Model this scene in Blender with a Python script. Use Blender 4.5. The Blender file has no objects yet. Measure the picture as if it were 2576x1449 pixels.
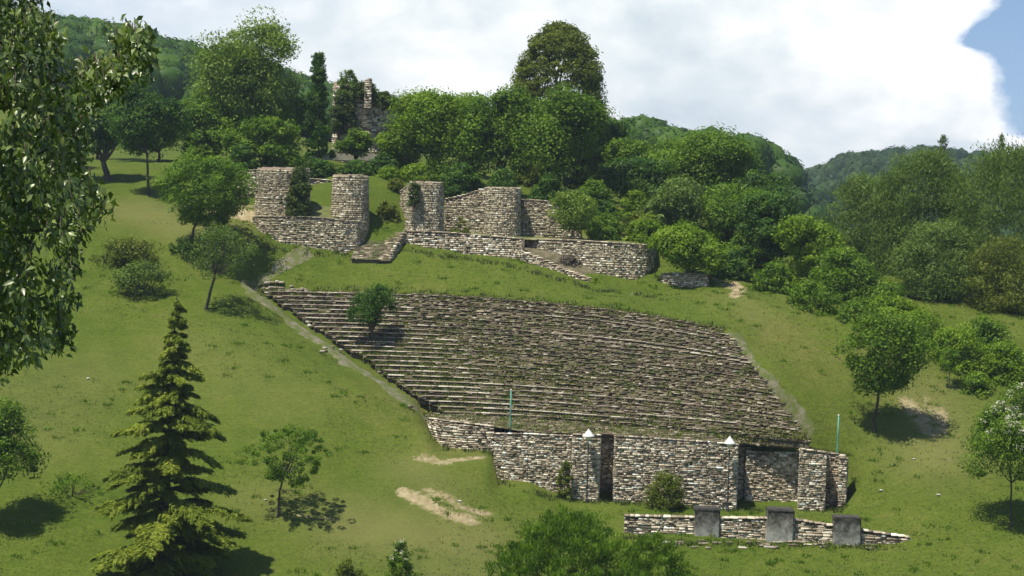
import bpy, math, random
import numpy as np
from mathutils import Vector
random.seed(7)
RNG = np.random.default_rng(11)
scene = bpy.context.scene
COL = scene.collection

# ------------------------------------------------------------------ camera
CAMZ = 35.0
F = 4807.0                      # focal length in units of a 2576 px wide picture
PITCH = math.atan((724.5 - 377.0) / F)
ROLL = math.radians(1.5)
cam_d = bpy.data.cameras.new('camera')
cam = bpy.data.objects.new('camera', cam_d)
COL.objects.link(cam)
cam_d.sensor_width = 36.0
cam_d.lens = F / 2576.0 * 36.0
cam_d.clip_start = 0.5
cam_d.clip_end = 6000
fw = Vector((0, math.cos(PITCH), -math.sin(PITCH)))
r0 = Vector((1, 0, 0))
u0_ = Vector((0, math.sin(PITCH), math.cos(PITCH)))
up = u0_ * math.cos(ROLL) - r0 * math.sin(ROLL)
rt = r0 * math.cos(ROLL) + u0_ * math.sin(ROLL)
from mathutils import Matrix
M3 = Matrix((rt, up, -fw)).transposed()
cam.matrix_world = Matrix.Translation((0, 0, CAMZ)) @ M3.to_4x4()
scene.camera = cam

# ------------------------------------------------------------------ light
SUN_EL = math.radians(69)
SUN_AZ = math.radians(57)      # to the left of the direction back to the camera
sd = Vector((-math.sin(SUN_AZ) * math.cos(SUN_EL), -math.cos(SUN_AZ) * math.cos(SUN_EL), math.sin(SUN_EL)))
sun_l = bpy.data.lights.new('sun', 'SUN')
sun_l.energy = 5.0
sun_l.angle = math.radians(0.5)
sun_l.color = (1.0, 0.93, 0.79)
sun = bpy.data.objects.new('sun', sun_l)
sun.rotation_euler = sd.to_track_quat('Z', 'Y').to_euler()
sun.location = (-60, 0, 120)
COL.objects.link(sun)

world = bpy.data.worlds.new('World')
scene.world = world
world.use_nodes = True
nt = world.node_tree
N = nt.nodes
L = nt.links
N.clear()
def nd(t, **k):
    n = N.new(t)
    for a, b in k.items():
        setattr(n, a, b)
    return n
out = nd('ShaderNodeOutputWorld')
sky = nd('ShaderNodeTexSky', sky_type='NISHITA', sun_disc=False)
sky.sun_elevation = SUN_EL
sky.sun_rotation = math.atan2(sd.x, sd.y)
sky.altitude = 500
sky.air_density = 1.0
sky.dust_density = 0.1
sky.ozone_density = 1.1
tcs = nd('ShaderNodeTexCoord'); mps = nd('ShaderNodeMapping'); mps.inputs['Location'].default_value = (0, 0, 0.15)
L.new(tcs.outputs['Generated'], mps.inputs[0]); L.new(mps.outputs[0], sky.inputs['Vector']) if 'Vector' in sky.inputs else None
bg1 = nd('ShaderNodeBackground')
bg1.inputs[1].default_value = 0.11
L.new(sky.outputs[0], bg1.inputs[0])
tc = nd('ShaderNodeTexCoord')
sep = nd('ShaderNodeSeparateXYZ')
L.new(tc.outputs['Generated'], sep.inputs[0])
def math_(op, a, b=None, c=None, clamp=False):
    n = nd('ShaderNodeMath', operation=op)
    n.use_clamp = clamp
    for i, v in enumerate((a, b, c)):
        if v is None:
            continue
        if isinstance(v, (int, float)):
            n.inputs[i].default_value = v
        else:
            L.new(v, n.inputs[i])
    return n.outputs[0]
def noise_(vec, scale, detail=5, rough=0.55, dist=0.0):
    n = nd('ShaderNodeTexNoise')
    n.inputs['Scale'].default_value = scale
    n.inputs['Detail'].default_value = detail
    n.inputs['Roughness'].default_value = rough
    n.inputs['Distortion'].default_value = dist
    L.new(vec, n.inputs['Vector'])
    return n.outputs['Fac']
X, Y_, Z = sep.outputs
mp = nd('ShaderNodeMapping')
mp.inputs['Scale'].default_value = (1, 1, 1.6)
L.new(tc.outputs['Generated'], mp.inputs[0])
edge_n = noise_(mp.outputs[0], 42, 6, 0.6)
edge_b = noise_(mp.outputs[0], 7, 4, 0.5)
# cloud bank edge: how far east the cloud reaches at each elevation
ramp = nd('ShaderNodeFloatCurve')
cv = ramp.mapping.curves[0]
# x: elevation (0..0.2), y: edge azimuth sine mapped (x-0.15)/0.25
pts = [(0.0, 1.0), (0.045, 0.72), (0.062, 0.50), (0.085, 0.468), (0.16, 0.45), (0.25, 0.435), (0.28, 0.405), (0.305, 0.36), (0.325, 0.372), (0.36, 0.404), (0.43, 0.425), (0.75, 0.34), (1.0, 0.12)]
cv.points[0].location = pts[0]
cv.points[1].location = pts[-1]
for p in pts[1:-1]:
    cv.points.new(*p)
ramp.mapping.update()
L.new(math_('MULTIPLY', Z, 5.0, clamp=True), ramp.inputs[1])
edge = math_('MULTIPLY_ADD', ramp.outputs[0], 0.25, 0.135)
diff = math_('SUBTRACT', edge, X)
diff = math_('ADD', diff, math_('MULTIPLY_ADD', edge_n, 0.024, -0.012))
bank = math_('MULTIPLY', diff, 110.0, clamp=True)
# clouds thin out overhead and become scattered
hi = math_('SUBTRACT', 0.36, Z)
hi = math_('MULTIPLY_ADD', edge_b, 0.4, math_('SUBTRACT', hi, 0.2))
hi = math_('MULTIPLY', hi, 6.0, clamp=True)
bank = math_('MULTIPLY', bank, hi)
scat = math_('MULTIPLY', math_('SUBTRACT', noise_(mp.outputs[0], 3.2, 6, 0.55), 0.56), 9.0, clamp=True)
scat = math_('MULTIPLY', scat, math_('MULTIPLY', math_('SUBTRACT', Z, 0.12), 8.0, clamp=True))
mask = math_('MAXIMUM', bank, math_('MULTIPLY', scat, 0.9))
# thin veil top left of the view
veil = math_('MULTIPLY', math_('SUBTRACT', math_('MULTIPLY_ADD', X, -1.0, math_('MULTIPLY', Z, 1.6)), 0.19), 9.0, clamp=True)
mask = math_('MULTIPLY', mask, math_('MULTIPLY_ADD', veil, -0.35, 1.0))
body = noise_(mp.outputs[0], 9.5, 7, 0.5, 0.3)
body2 = noise_(mp.outputs[0], 34, 5, 0.5, 0.2)
bsum = math_('MULTIPLY_ADD', body2, 0.35, math_('MULTIPLY', body, 0.65))
# sunlit rim near the edge of the bank
rim = math_('SUBTRACT', 1.0, math_('MULTIPLY', diff, 14.0, clamp=True))
bsum = math_('MULTIPLY_ADD', rim, 0.17, bsum)
cr = nd('ShaderNodeValToRGB')
e = cr.color_ramp.elements
e[0].position = 0.34; e[0].color = (0.50, 0.56, 0.60, 1)
e[1].position = 0.66; e[1].color = (1.0, 1.0, 1.0, 1)
m_ = cr.color_ramp.elements.new(0.44); m_.color = (0.62, 0.67, 0.69, 1)
m_ = cr.color_ramp.elements.new(0.53); m_.color = (0.75, 0.77, 0.77, 1)
L.new(bsum, cr.inputs[0])
bg2 = nd('ShaderNodeBackground')
bg2.inputs[1].default_value = 1.1
L.new(cr.outputs[0], bg2.inputs[0])
mx = nd('ShaderNodeMixShader')
L.new(mask, mx.inputs[0])
L.new(bg1.outputs[0], mx.inputs[1])
L.new(bg2.outputs[0], mx.inputs[2])
L.new(mx.outputs[0], out.inputs[0])

scene.view_settings.view_transform = 'Standard'
scene.view_settings.look = 'None'
scene.view_settings.gamma = 1
scene.view_settings.exposure = 0.38
scene.view_settings.use_curve_mapping = False
scene.render.engine = 'CYCLES'
scene.render.resolution_x = 1024
scene.render.resolution_y = 576
scene.cycles.max_bounces = 6
scene.cycles.transparent_max_bounces = 4

# ------------------------------------------------------------------ helpers
def tag(o, label=None, cat=None, group=None, kind=None):
    if label: o['label'] = label
    if cat: o['category'] = cat
    if group: o['group'] = group
    if kind: o['kind'] = kind
    return o

def mesh_np(name, verts, faces, mat=None, tone=None, smooth=False):
    """verts (N,3) array, faces (M,k) array with constant k"""
    verts = np.asarray(verts, dtype=np.float32)
    faces = np.asarray(faces, dtype=np.int32)
    me = bpy.data.meshes.new(name)
    k = faces.shape[1]
    me.vertices.add(len(verts))
    me.vertices.foreach_set('co', verts.ravel())
    me.loops.add(faces.size)
    me.loops.foreach_set('vertex_index', faces.ravel())
    me.polygons.add(len(faces))
    me.polygons.foreach_set('loop_start', np.arange(0, faces.size, k, dtype=np.int32))
    me.polygons.foreach_set('loop_total', np.full(len(faces), k, dtype=np.int32))
    if smooth:
        me.polygons.foreach_set('use_smooth', np.ones(len(faces), dtype=bool))
    me.update(calc_edges=True)
    if tone is not None:
        a = me.attributes.new('tone', 'FLOAT', 'POINT')
        a.data.foreach_set('value', np.asarray(tone, dtype=np.float32))
    if mat: me.materials.append(mat)
    return me

def add(name, me, parent=None, loc=(0, 0, 0)):
    o = bpy.data.objects.new(name, me)
    COL.objects.link(o)
    o.location = loc
    if parent is not None:
        o.parent = parent
    return o

def empty(name, loc, label, cat, group=None):
    o = bpy.data.objects.new(name, None)
    COL.objects.link(o)
    o.location = loc
    o.empty_display_size = 0.3
    return tag(o, label, cat, group)

def P(u, v, Y):
    d = fw + rt * ((u - 1288.0) / F) + up * ((724.5 - v) / F)
    d = d * (Y / d.y)
    return np.array((d.x, d.y, d.z + CAMZ))

def sstep(x, a, b):
    t = np.clip((x - a) / (b - a), 0, 1)
    return t * t * (3 - 2 * t)

# ------------------------------------------------------------------ terrain
def farF(x, Y):
    x = np.asarray(x, float); Y = np.asarray(Y, float)
    U = 1288 + F * x / np.maximum(Y, 60)
    hor = 377 + (U - 1288) * 0.0262
    vt = np.interp(U, [-2500, -600, 150, 300, 500, 800, 1050, 1560, 1800, 1980, 2300, 3000],
                   [-160, -30, 42, 62, 118, 215, 276, 318, 392, 416, 520, 640])
    zc = CAMZ + (hor - vt) / F * 520.0 - 8.5
    left = np.where(Y < 300, np.interp(Y, [75, 130, 160, 200, 240, 300], [1.0, 2.0, 9, 25, 32.3, 33.0]),
                    33.0 + (zc - 33.0) * sstep(Y, 300, 520))
    left = np.where(Y > 520, zc - 14 * sstep(Y, 520, 800), left)
    right = np.interp(Y, [75, 130, 160, 200, 260, 400, 600, 900, 3000], [1.0, 2.0, 9, 19, 13, 3, 6, 30.5, 42])
    right = right + 2.5 * np.sin(x * 0.012 + 1) * sstep(Y, 400, 700)
    w = sstep(U, 1880, 2200) * sstep(Y, 190, 260)
    z = left * (1 - w) + right * w
    camhill = 33.2 - 0.43 * np.maximum(Y - 1.0, 0)
    z = np.maximum(z * sstep(Y, 20, 75) + (1 - sstep(Y, 20, 75)) * np.minimum(z, camhill), camhill)
    z = z + 1.2 * np.sin(x * 0.05) * np.cos(Y * 0.03) * sstep(Y, 260, 340)
    return z

CT = []   # u, v, Y (, dz)
for u in (-250, 0, 200, 420):
    for v, Y in ((1600, 133), (1449, 140), (1300, 147), (1200, 152.5), (1100, 158), (950, 167), (800, 177), (720, 184), (640, 191), (570, 197)):
        CT.append((u, v + (u - 200) * 0.026, Y + max(0, (u - 200)) * 0.004))
CT += [(0, 500, 206), (200, 500, 206), (375, 490, 207), (280, 450, 216), (350, 410, 236), (560, 545, 199), (540, 600, 194.5),
       (640, 1449, 141.5), (640, 1300, 148.5), (700, 1150, 156), (700, 1000, 164.5), (600, 850, 174.5), (560, 740, 184),
       (900, 1449, 142), (900, 1300, 149.5), (900, 1150, 158), (850, 950, 169), (1000, 1050, 164),
       (1150, 1449, 142), (1150, 1300, 150), (1150, 1200, 155.5), (1110, 1123, 160.8), (1200, 1130, 160.3), (1060, 1055, 165.2),
       (1243, 1200, 158.6), (1330, 1208, 157.4), (1400, 1250, 156.6), (1560, 1262, 156.0), (1870, 1281, 155), (2110, 1284, 153.6),
       (1400, 1330, 151.5), (1745, 1345, 149.4), (1400, 1449, 143), (2000, 1449, 142.5), (2290, 1370, 147), (2000, 1330, 150.5),
       (2576, 1449, 141), (2800, 1420, 143), (2545, 1325, 149), (2300, 1300, 151.5), (2300, 1200, 156), (2200, 1085, 163), (2350, 1000, 169),
       (2450, 930, 174), (2650, 1100, 163), (2800, 1250, 154), (2650, 950, 173), (2250, 830, 178), (2100, 850, 175.5), (1980, 790, 178.5), (1860, 740, 184), (1900, 860, 173),
       (2050, 1000, 165), (2150, 1270, 154.4), (2150, 1145, 160.5), (2110, 1090, 161.5),
       (690, 700, 190), (620, 722, 187), (900, 700, 191.5), (900, 655, 195), (700, 622, 196), (1100, 640, 194.3), (1300, 664, 192.7), (1480, 713, 190),
       (1640, 732, 188.6), (1200, 690, 190.2), (1500, 750, 183.8), (1750, 760, 181.5), (1700, 790, 178.5),
       (975, 575, 199), (975, 470, 207), (800, 425, 223), (1200, 478, 216), (1600, 560, 212), (1800, 655, 200), (1950, 735, 188), (2150, 790, 183),
       (2300, 840, 180), (2500, 880, 178)]
ctp = [P(*c) for c in CT]
# under the seating and the castle terraces
TOPC = [(650, 730, 190), (900, 735, 188.5), (1200, 748, 184.5), (1500, 775, 179), (1820, 830, 172)]
BOTC = [(1120, 1045, 167), (1330, 1055, 166.2), (1600, 1074, 163.8), (1850, 1098, 160), (2040, 1115, 156.6)]
TOP3 = np.array([P(*c) for c in TOPC]); BOT3 = np.array([P(*c) for c in BOTC])
def curve3(pts, s):
    k = np.linspace(0, 1, len(pts))
    s = np.asarray(s, float)
    # smooth by quadratic fit
    return np.stack([np.polyval(np.polyfit(k, pts[:, i], 3), s) for i in range(3)], -1)
def theatre(s, t):
    """t 0 = bottom row, 1 = top row"""
    a = curve3(BOT3, s); b = curve3(TOP3, s)
    return a * (1 - t) + b * t
for s in (0.08, 0.35, 0.65, 0.93):
    for t in (0.15, 0.5, 0.85):
        p = theatre(s, t); ctp.append(np.array((p[0], p[1], p[2] - 1.0)))
for s in (0, 0.25, 0.5, 0.75, 1.0):
    p = theatre(s, 1.0); ctp.append(np.array((p[0], p[1] + 0.7, p[2] + 0.12)))
for t in (0.05, 0.35, 0.65):
    p = theatre(-0.015, t); ctp.append(np.array((p[0], p[1], p[2] - 0.12)))
    p = theatre(1.01, t); ctp.append(np.array((p[0], p[1], p[2] - 0.2)))
for u, v, Y in ((700, 540, 199), (850, 545, 199), (700, 470, 208), (1065, 582, 199), (1265, 600, 200), (1400, 600, 199), (1560, 610, 198)):
    p = P(u, v, Y); p[2] -= 0.7; ctp.append(p)
for u, v, Y in ((1090, 578, 202), (1180, 582, 203), (1265, 586, 203), (1350, 590, 203), (1440, 596, 202.5), (1540, 602, 201), (1640, 612, 198)):
    p = P(u, v, Y); p[2] -= 0.5; ctp.append(p)
for x in (-95, -60, 60, 95):
    for Y in (112, 126):
        ctp.append(np.array((x, Y, float(farF(x, Y)))))
for x in (-20, 20):
    ctp.append(np.array((x, 112, float(farF(x, 112)))))
for x in (-95, -50, 0, 45, 90):
    for Y in (265, 285):
        ctp.append(np.array((x, Y, float(farF(x, Y)))))
for Y in (160, 200, 235):
    ctp.append(np.array((-95., Y, float(farF(-95, Y)))))
for Y in (170, 200, 235):
    ctp.append(np.array((95., Y, float(farF(95, Y)))))
CP = np.array(ctp)
def tps_k(r2):
    return 0.5 * r2 * np.log(r2 + 1e-9)
n_ = len(CP)
d2 = ((CP[:, None, :2] - CP[None, :, :2]) ** 2).sum(-1)
A = np.zeros((n_ + 3, n_ + 3))
A[:n_, :n_] = tps_k(d2) + np.eye(n_) * 2.0
A[:n_, n_] = 1; A[:n_, n_ + 1:] = CP[:, :2]
A[n_, :n_] = 1; A[n_ + 1:, :n_] = CP[:, :2].T
WT = np.linalg.solve(A, np.concatenate([CP[:, 2], np.zeros(3)]))
def Hraw(x, Y):
    x = np.asarray(x, float); Y = np.asarray(Y, float)
    sh = x.shape
    xf = x.ravel(); yf = Y.ravel()
    res = farF(xf, yf)
    w = sstep(xf, -105, -85) * (1 - sstep(xf, 85, 105)) * sstep(yf, 108, 125) * (1 - sstep(yf, 262, 285))
    idx = np.where(w > 0)[0]
    for i in range(0, len(idx), 20000):
        j = idx[i:i + 20000]
        d = (xf[j, None] - CP[None, :, 0]) ** 2 + (yf[j, None] - CP[None, :, 1]) ** 2
        z = tps_k(d) @ WT[:n_] + WT[n_] + xf[j] * WT[n_ + 1] + yf[j] * WT[n_ + 2]
        z = z + 0.10 * np.sin(xf[j] * 0.9 + 0.4 * np.sin(yf[j] * .5)) * np.sin(yf[j] * 0.8) + 0.06 * np.sin(xf[j] * 2.1 + yf[j] * 1.3)
        res[j] = res[j] * (1 - w[j]) + z * w[j]
    return res.reshape(sh)
def spaced(a, b, n, g):
    t = np.linspace(0, 1, n + 1)[1:]
    return a + (b - a) * t ** g
_cw = [(1060, 1062, 165.6), (1074, 1075, 164.8), (1085, 1092, 163.6), (1110, 1125, 162.4), (1175, 1131, 161.8), (1238, 1136, 161.6), (1243, 1206, 160.4), (1330, 1212, 159.4), (1385, 1237, 159.0), (1440, 1257, 157.6),
       (1512, 1263, 157.2), (1620, 1267, 157.2), (1700, 1271, 156.8), (1780, 1277, 156.5), (1858, 1285, 156.2), (1940, 1285, 155.6), (2012, 1285, 155.0), (2080, 1287, 154.7), (2112, 1286, 155.0), (2134, 1268, 155.3)]
_cw3 = np.array([P(*c) for c in _cw])
_H0 = Hraw
_sg, _tg = np.meshgrid(np.linspace(0, 1, 91), np.linspace(0.0, 0.99, 40))
TG = theatre(_sg.ravel(), _tg.ravel()[:, None])
def Hraw(x, Y):
    z = _H0(x, Y)
    x = np.asarray(x, float); Y = np.asarray(Y, float)
    yw = np.interp(x, _cw3[:, 0], _cw3[:, 1]); zb = np.interp(x, _cw3[:, 0], _cw3[:, 2])
    ends = np.maximum(0, np.maximum(_cw3[0, 0] - x, x - _cw3[-1, 0]))
    cap = zb + np.maximum(0, Y - yw - 4.2) * 1.6 + ends * 1.3 + np.maximum(0, yw - Y) * -0.02
    cap = np.where((Y > yw - 9), cap, 1e3)
    z = np.minimum(z, cap)
    # ground in front comes up to the foot of the wall
    fl = zb - 0.10 * np.maximum(0, yw - Y) - ends * 1.5 - np.maximum(0, (Y - yw)) * 3.0 - np.maximum(0, yw - Y - 5) * 1.0
    z = np.maximum(z, np.where(np.abs(Y - yw) < 12, fl, -1e3))
    sh = z.shape; xf = x.ravel(); yf = Y.ravel(); zf_ = z.ravel().copy()
    idx = np.where((xf > TG[:, 0].min() - 1) & (xf < TG[:, 0].max() + 1) & (yf > TG[:, 1].min() - 1) & (yf < TG[:, 1].max() + 1))[0]
    for i in range(0, len(idx), 3000):
        j = idx[i:i + 3000]
        d = (xf[j, None] - TG[None, :, 0]) ** 2 + (yf[j, None] - TG[None, :, 1]) ** 2
        k = d.argmin(1); dm = np.sqrt(d[np.arange(len(j)), k])
        zf_[j] = np.minimum(zf_[j], TG[k, 2] - 0.35 + np.maximum(0, dm - 0.55) * 0.9)
    return zf_.reshape(sh)
gx = np.concatenate([-spaced(62, 1500, 46, 2.2)[::-1], np.arange(-62, 66.01, 0.6), spaced(66, 1500, 46, 2.2)])
gy = np.concatenate([[-300, -150, -60, -20], np.arange(-5, 133, 3.0), np.arange(134, 246, 0.6), spaced(246, 2600, 90, 2.0)])
GX, GY = np.meshgrid(gx, gy)
GZ = Hraw(GX, GY)
def H(x, Y):
    x = np.asarray(x, float); Y = np.asarray(Y, float)
    i = np.clip(np.searchsorted(gx, x) - 1, 0, len(gx) - 2)
    j = np.clip(np.searchsorted(gy, Y) - 1, 0, len(gy) - 2)
    a = np.clip((x - gx[i]) / (gx[i + 1] - gx[i]), 0, 1); b = np.clip((Y - gy[j]) / (gy[j + 1] - gy[j]), 0, 1)
    return (GZ[j, i] * (1 - a) + GZ[j, i + 1] * a) * (1 - b) + (GZ[j + 1, i] * (1 - a) + GZ[j + 1, i + 1] * a) * b
def G(u, v, y0=136.0, y1=420.0):
    """the ground point that is seen at this place of the picture"""
    ys = np.arange(y0, y1, 0.25)
    p = P(u, v, 1.0)
    d = np.array((p[0], 1.0, p[2] - CAMZ))
    z = CAMZ + d[2] * ys; x = d[0] * ys
    h = H(x, ys)
    k = np.argmax(z <= h)
    if not (z <= h).any():
        k = len(ys) - 1
    return np.array((x[k], ys[k], h[k]))

# ------------------------------------------------------------------ materials
def new_mat(name):
    m = bpy.data.materials.new(name)
    m.use_nodes = True
    t = m.node_tree
    b = t.nodes['Principled BSDF']
    b.inputs['Specular IOR Level'].default_value = 0.25
    return m, t, b
class NB:
    def __init__(s, t): s.t = t
    def n(s, ty, **k):
        x = s.t.nodes.new(ty)
        for a, b in k.items(): setattr(x, a, b)
        return x
    def l(s, a, b): s.t.links.new(a, b)
    def m(s, op, a, b=None, c=None, clamp=False):
        x = s.n('ShaderNodeMath', operation=op); x.use_clamp = clamp
        for i, v in enumerate((a, b, c)):
            if v is None: continue
            if isinstance(v, (int, float)): x.inputs[i].default_value = v
            else: s.l(v, x.inputs[i])
        return x.outputs[0]
    def noise(s, scale, detail=4, rough=0.6, vec=None, dist=0):
        x = s.n('ShaderNodeTexNoise')
        x.inputs['Scale'].default_value = scale; x.inputs['Detail'].default_value = detail
        x.inputs['Roughness'].default_value = rough; x.inputs['Distortion'].default_value = dist
        if vec is None:
            g = s.n('ShaderNodeNewGeometry'); vec = g.outputs['Position']
        s.l(vec, x.inputs['Vector'])
        return x.outputs['Fac']
    def ramp(s, fac, stops, interp='LINEAR'):
        x = s.n('ShaderNodeValToRGB'); r = x.color_ramp; r.interpolation = interp
        while len(r.elements) < len(stops): r.elements.new(0.5)
        for e, (p, c) in zip(r.elements, stops):
            e.position = p; e.color = (c[0], c[1], c[2], 1) if not isinstance(c, (int, float)) else (c, c, c, 1)
        s.l(fac, x.inputs[0]); return x.outputs[0]
    def mix(s, f, a, b, mode='MIX'):
        x = s.n('ShaderNodeMix', data_type='RGBA', blend_type=mode)
        if isinstance(f, (int, float)): x.inputs[0].default_value = f
        else: s.l(f, x.inputs[0])
        for i, v in ((6, a), (7, b)):
            if isinstance(v, tuple): x.inputs[i].default_value = (*v, 1)
            else: s.l(v, x.inputs[i])
        return x.outputs[2]
    def bump(s, h, strength, dist, b):
        x = s.n('ShaderNodeBump'); x.inputs['Strength'].default_value = strength; x.inputs['Distance'].default_value = dist
        s.l(h, x.inputs['Height']); s.l(x.outputs[0], b.inputs['Normal'])

def mat_stone(name, stops, moss=0.0, mosscol=(0.07, 0.085, 0.03), patch=0.35):
    m, t, b = new_mat(name); q = NB(t)
    g = q.n('ShaderNodeNewGeometry'); oi = q.n('ShaderNodeObjectInfo')
    r = q.m('FRACT', q.m('ADD', g.outputs['Random Per Island'], oi.outputs['Random']))
    c = q.ramp(r, stops)
    big = q.noise(0.35, 3, 0.6)
    f = q.m('MULTIPLY_ADD', big, patch * 2, 1.0 - patch)
    fine = q.noise(9.0, 4, 0.65)
    f = q.m('MULTIPLY', f, q.m('MULTIPLY_ADD', fine, 0.7, 0.65))
    cc = q.n('ShaderNodeCombineColor')
    for i in range(3): q.l(f, cc.inputs[i])
    c = q.mix(1.0, c, cc.outputs[0], 'MULTIPLY')
    if moss > 0:
        mo = q.m('MULTIPLY', q.m('SUBTRACT', q.noise(0.9, 5, 0.65), 0.62 - moss * 0.22), 7.0, clamp=True)
        c = q.mix(mo, c, mosscol)
    q.l(c, b.inputs['Base Color'])
    b.inputs['Roughness'].default_value = 0.88
    q.bump(fine, 0.5, 0.03, b)
    return m
def mat_leaf(name, cols, rough=0.5, trans=0.38, spec=0.35):
    m, t, b = new_mat(name); q = NB(t)
    g = q.n('ShaderNodeNewGeometry')
    at = q.n('ShaderNodeAttribute'); at.attribute_name = 'tone'
    f = q.m('ADD', q.m('MULTIPLY', g.outputs['Random Per Island'], 0.45), q.m('MULTIPLY', at.outputs['Fac'], 0.55))
    n = len(cols)
    c = q.ramp(f, [(0.1 + 0.8 * i / (n - 1), cols[i]) for i in range(n)])
    q.l(c, b.inputs['Base Color'])
    b.inputs['Roughness'].default_value = rough
    b.inputs['Specular IOR Level'].default_value = spec
    tr = q.n('ShaderNodeBsdfTranslucent')
    tc_ = q.mix(1.0, c, (1.0, 1.15, 0.45), 'MULTIPLY')
    q.l(tc_, tr.inputs[0])
    ms = q.n('ShaderNodeMixShader'); ms.inputs[0].default_value = trans
    o = t.nodes['Material Output']
    q.l(b.outputs[0], ms.inputs[1]); q.l(tr.outputs[0], ms.inputs[2]); q.l(ms.outputs[0], o.inputs[0])
    return m
def mat_plain(name, c0, c1, scale=3.0, rough=0.85, bump=0.3, metal=0.0):
    m, t, b = new_mat(name); q = NB(t)
    f = q.noise(scale, 5, 0.65)
    q.l(q.ramp(f, [(0.3, c0), (0.7, c1)]), b.inputs['Base Color'])
    b.inputs['Roughness'].default_value = rough; b.inputs['Metallic'].default_value = metal
    if bump: q.bump(f, bump, 0.05, b)
    return m

CREAM = [(0.0, (0.148, 0.123, 0.088)), (0.18, (0.237, 0.201, 0.142)), (0.45, (0.340, 0.295, 0.206)), (0.75, (0.434, 0.379, 0.270)), (0.90, (0.552, 0.502, 0.382)), (1.0, (0.748, 0.738, 0.637))]
GREYS = [(0.0, (0.141, 0.117, 0.084)), (0.25, (0.282, 0.234, 0.168)), (0.55, (0.428, 0.368, 0.274)), (0.8, (0.563, 0.502, 0.386)), (0.93, (0.721, 0.658, 0.538)), (1.0, (0.748, 0.790, 0.762))]
BROWN = [(0.0, (0.049, 0.039, 0.025)), (0.3, (0.098, 0.078, 0.050)), (0.6, (0.151, 0.125, 0.082)), (0.84, (0.208, 0.176, 0.121)), (0.95, (0.311, 0.273, 0.196)), (1.0, (0.490, 0.445, 0.343))]
SLABC = [(0.0, (0.130, 0.109, 0.080)), (0.35, (0.236, 0.202, 0.151)), (0.7, (0.325, 0.292, 0.231)), (1.0, (0.455, 0.422, 0.350))]
MS_castle = mat_stone('castle_stone', CREAM, 0.25)
MS_wall = mat_stone('wall_stone', GREYS, 0.1)
MS_seat = mat_stone('seat_stone', BROWN, 0.5)
MS_stair = mat_stone('stair_stone', BROWN, 0.75)
MS_slab = mat_stone('seat_slab', SLABC, 0.35)
M_mortar = mat_plain('mortar', (0.14, 0.11, 0.08), (0.28, 0.225, 0.165), 2.0)
M_mortar_dark = mat_plain('dark_joint_soil', (0.06, 0.052, 0.03), (0.13, 0.112, 0.066), 1.2)
def mat_pier():
    m, t, b = new_mat('weathered_concrete'); q = NB(t)
    f = q.noise(1.6, 6, 0.7, dist=0.4); f2 = q.noise(9, 4, 0.6)
    tc = q.n('ShaderNodeTexCoord'); sp = q.n('ShaderNodeSeparateXYZ'); q.l(tc.outputs['Generated'], sp.inputs[0])
    st = q.m('MULTIPLY_ADD', sp.outputs[2], -0.5, q.m('ADD', f, 0.28))
    st = q.m('ADD', st, q.m('MULTIPLY', f2, 0.15))
    q.l(q.ramp(st, [(0.30, (0.035, 0.033, 0.028)), (0.46, (0.10, 0.095, 0.08)), (0.62, (0.28, 0.27, 0.24)), (0.8, (0.48, 0.47, 0.42))]), b.inputs['Base Color'])
    b.inputs['Roughness'].default_value = 0.9; q.bump(f2, 0.4, 0.04, b); return m
M_conc = mat_pier()
M_bark = mat_plain('bark', (0.03, 0.024, 0.018), (0.10, 0.085, 0.068), 8)
M_barkpale = mat_plain('pale_bark', (0.10, 0.09, 0.075), (0.30, 0.28, 0.24), 8)
M_rock = mat_plain('rock', (0.3, 0.28, 0.24), (0.6, 0.57, 0.5), 5)
def fol(*c): return list(c)
ML_mid = mat_leaf('leaf_mid', fol((0.0488, 0.1037, 0.0073), (0.1098, 0.2013, 0.0134), (0.2074, 0.3172, 0.0268)), spec=0.15)
ML_bright = mat_leaf('leaf_bright', fol((0.0784, 0.1456, 0.0067), (0.1568, 0.2576, 0.0134), (0.2576, 0.3696, 0.0269)), spec=0.15)
ML_dark = mat_leaf('leaf_dark', fol((0.0260, 0.0676, 0.0104), (0.0624, 0.1365, 0.0169), (0.1235, 0.2210, 0.0286)), spec=0.15)
ML_olive = mat_leaf('leaf_olive', fol((0.0683, 0.0945, 0.0105), (0.1260, 0.1628, 0.0189), (0.2100, 0.2415, 0.0357)), spec=0.15)
ML_grey = mat_leaf('leaf_grey_green', fol((0.068, 0.115, 0.020), (0.125, 0.195, 0.034), (0.19, 0.27, 0.06)), spec=0.15)
ML_pale = mat_leaf('leaf_pale', fol((0.0825, 0.1430, 0.0154), (0.1650, 0.2475, 0.0308), (0.2860, 0.3740, 0.0770)), spec=0.15)
ML_front = mat_leaf('leaf_foreground', fol((0.035, 0.065, 0.010), (0.10, 0.155, 0.026), (0.26, 0.33, 0.10)), rough=0.38, trans=0.3, spec=0.6)
ML_cedar = mat_leaf('needle_cedar', fol((0.07, 0.105, 0.012), (0.17, 0.225, 0.024), (0.31, 0.36, 0.045)), trans=0.32, spec=0.1)
ML_ivy = mat_leaf('leaf_ivy', fol((0.0300, 0.0500, 0.0125), (0.0688, 0.1063, 0.0225), (0.1250, 0.1750, 0.0350)), spec=0.15)
ML_hill = mat_leaf('canopy_hill', fol((0.0220, 0.0550, 0.0077), (0.0462, 0.0990, 0.0121), (0.0825, 0.1485, 0.0176)), trans=0.15, spec=0.1)
ML_hill_far = mat_leaf('canopy_distant', fol((0.014, 0.034, 0.009), (0.026, 0.055, 0.013), (0.045, 0.080, 0.018)), trans=0.1, spec=0.1)
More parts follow.
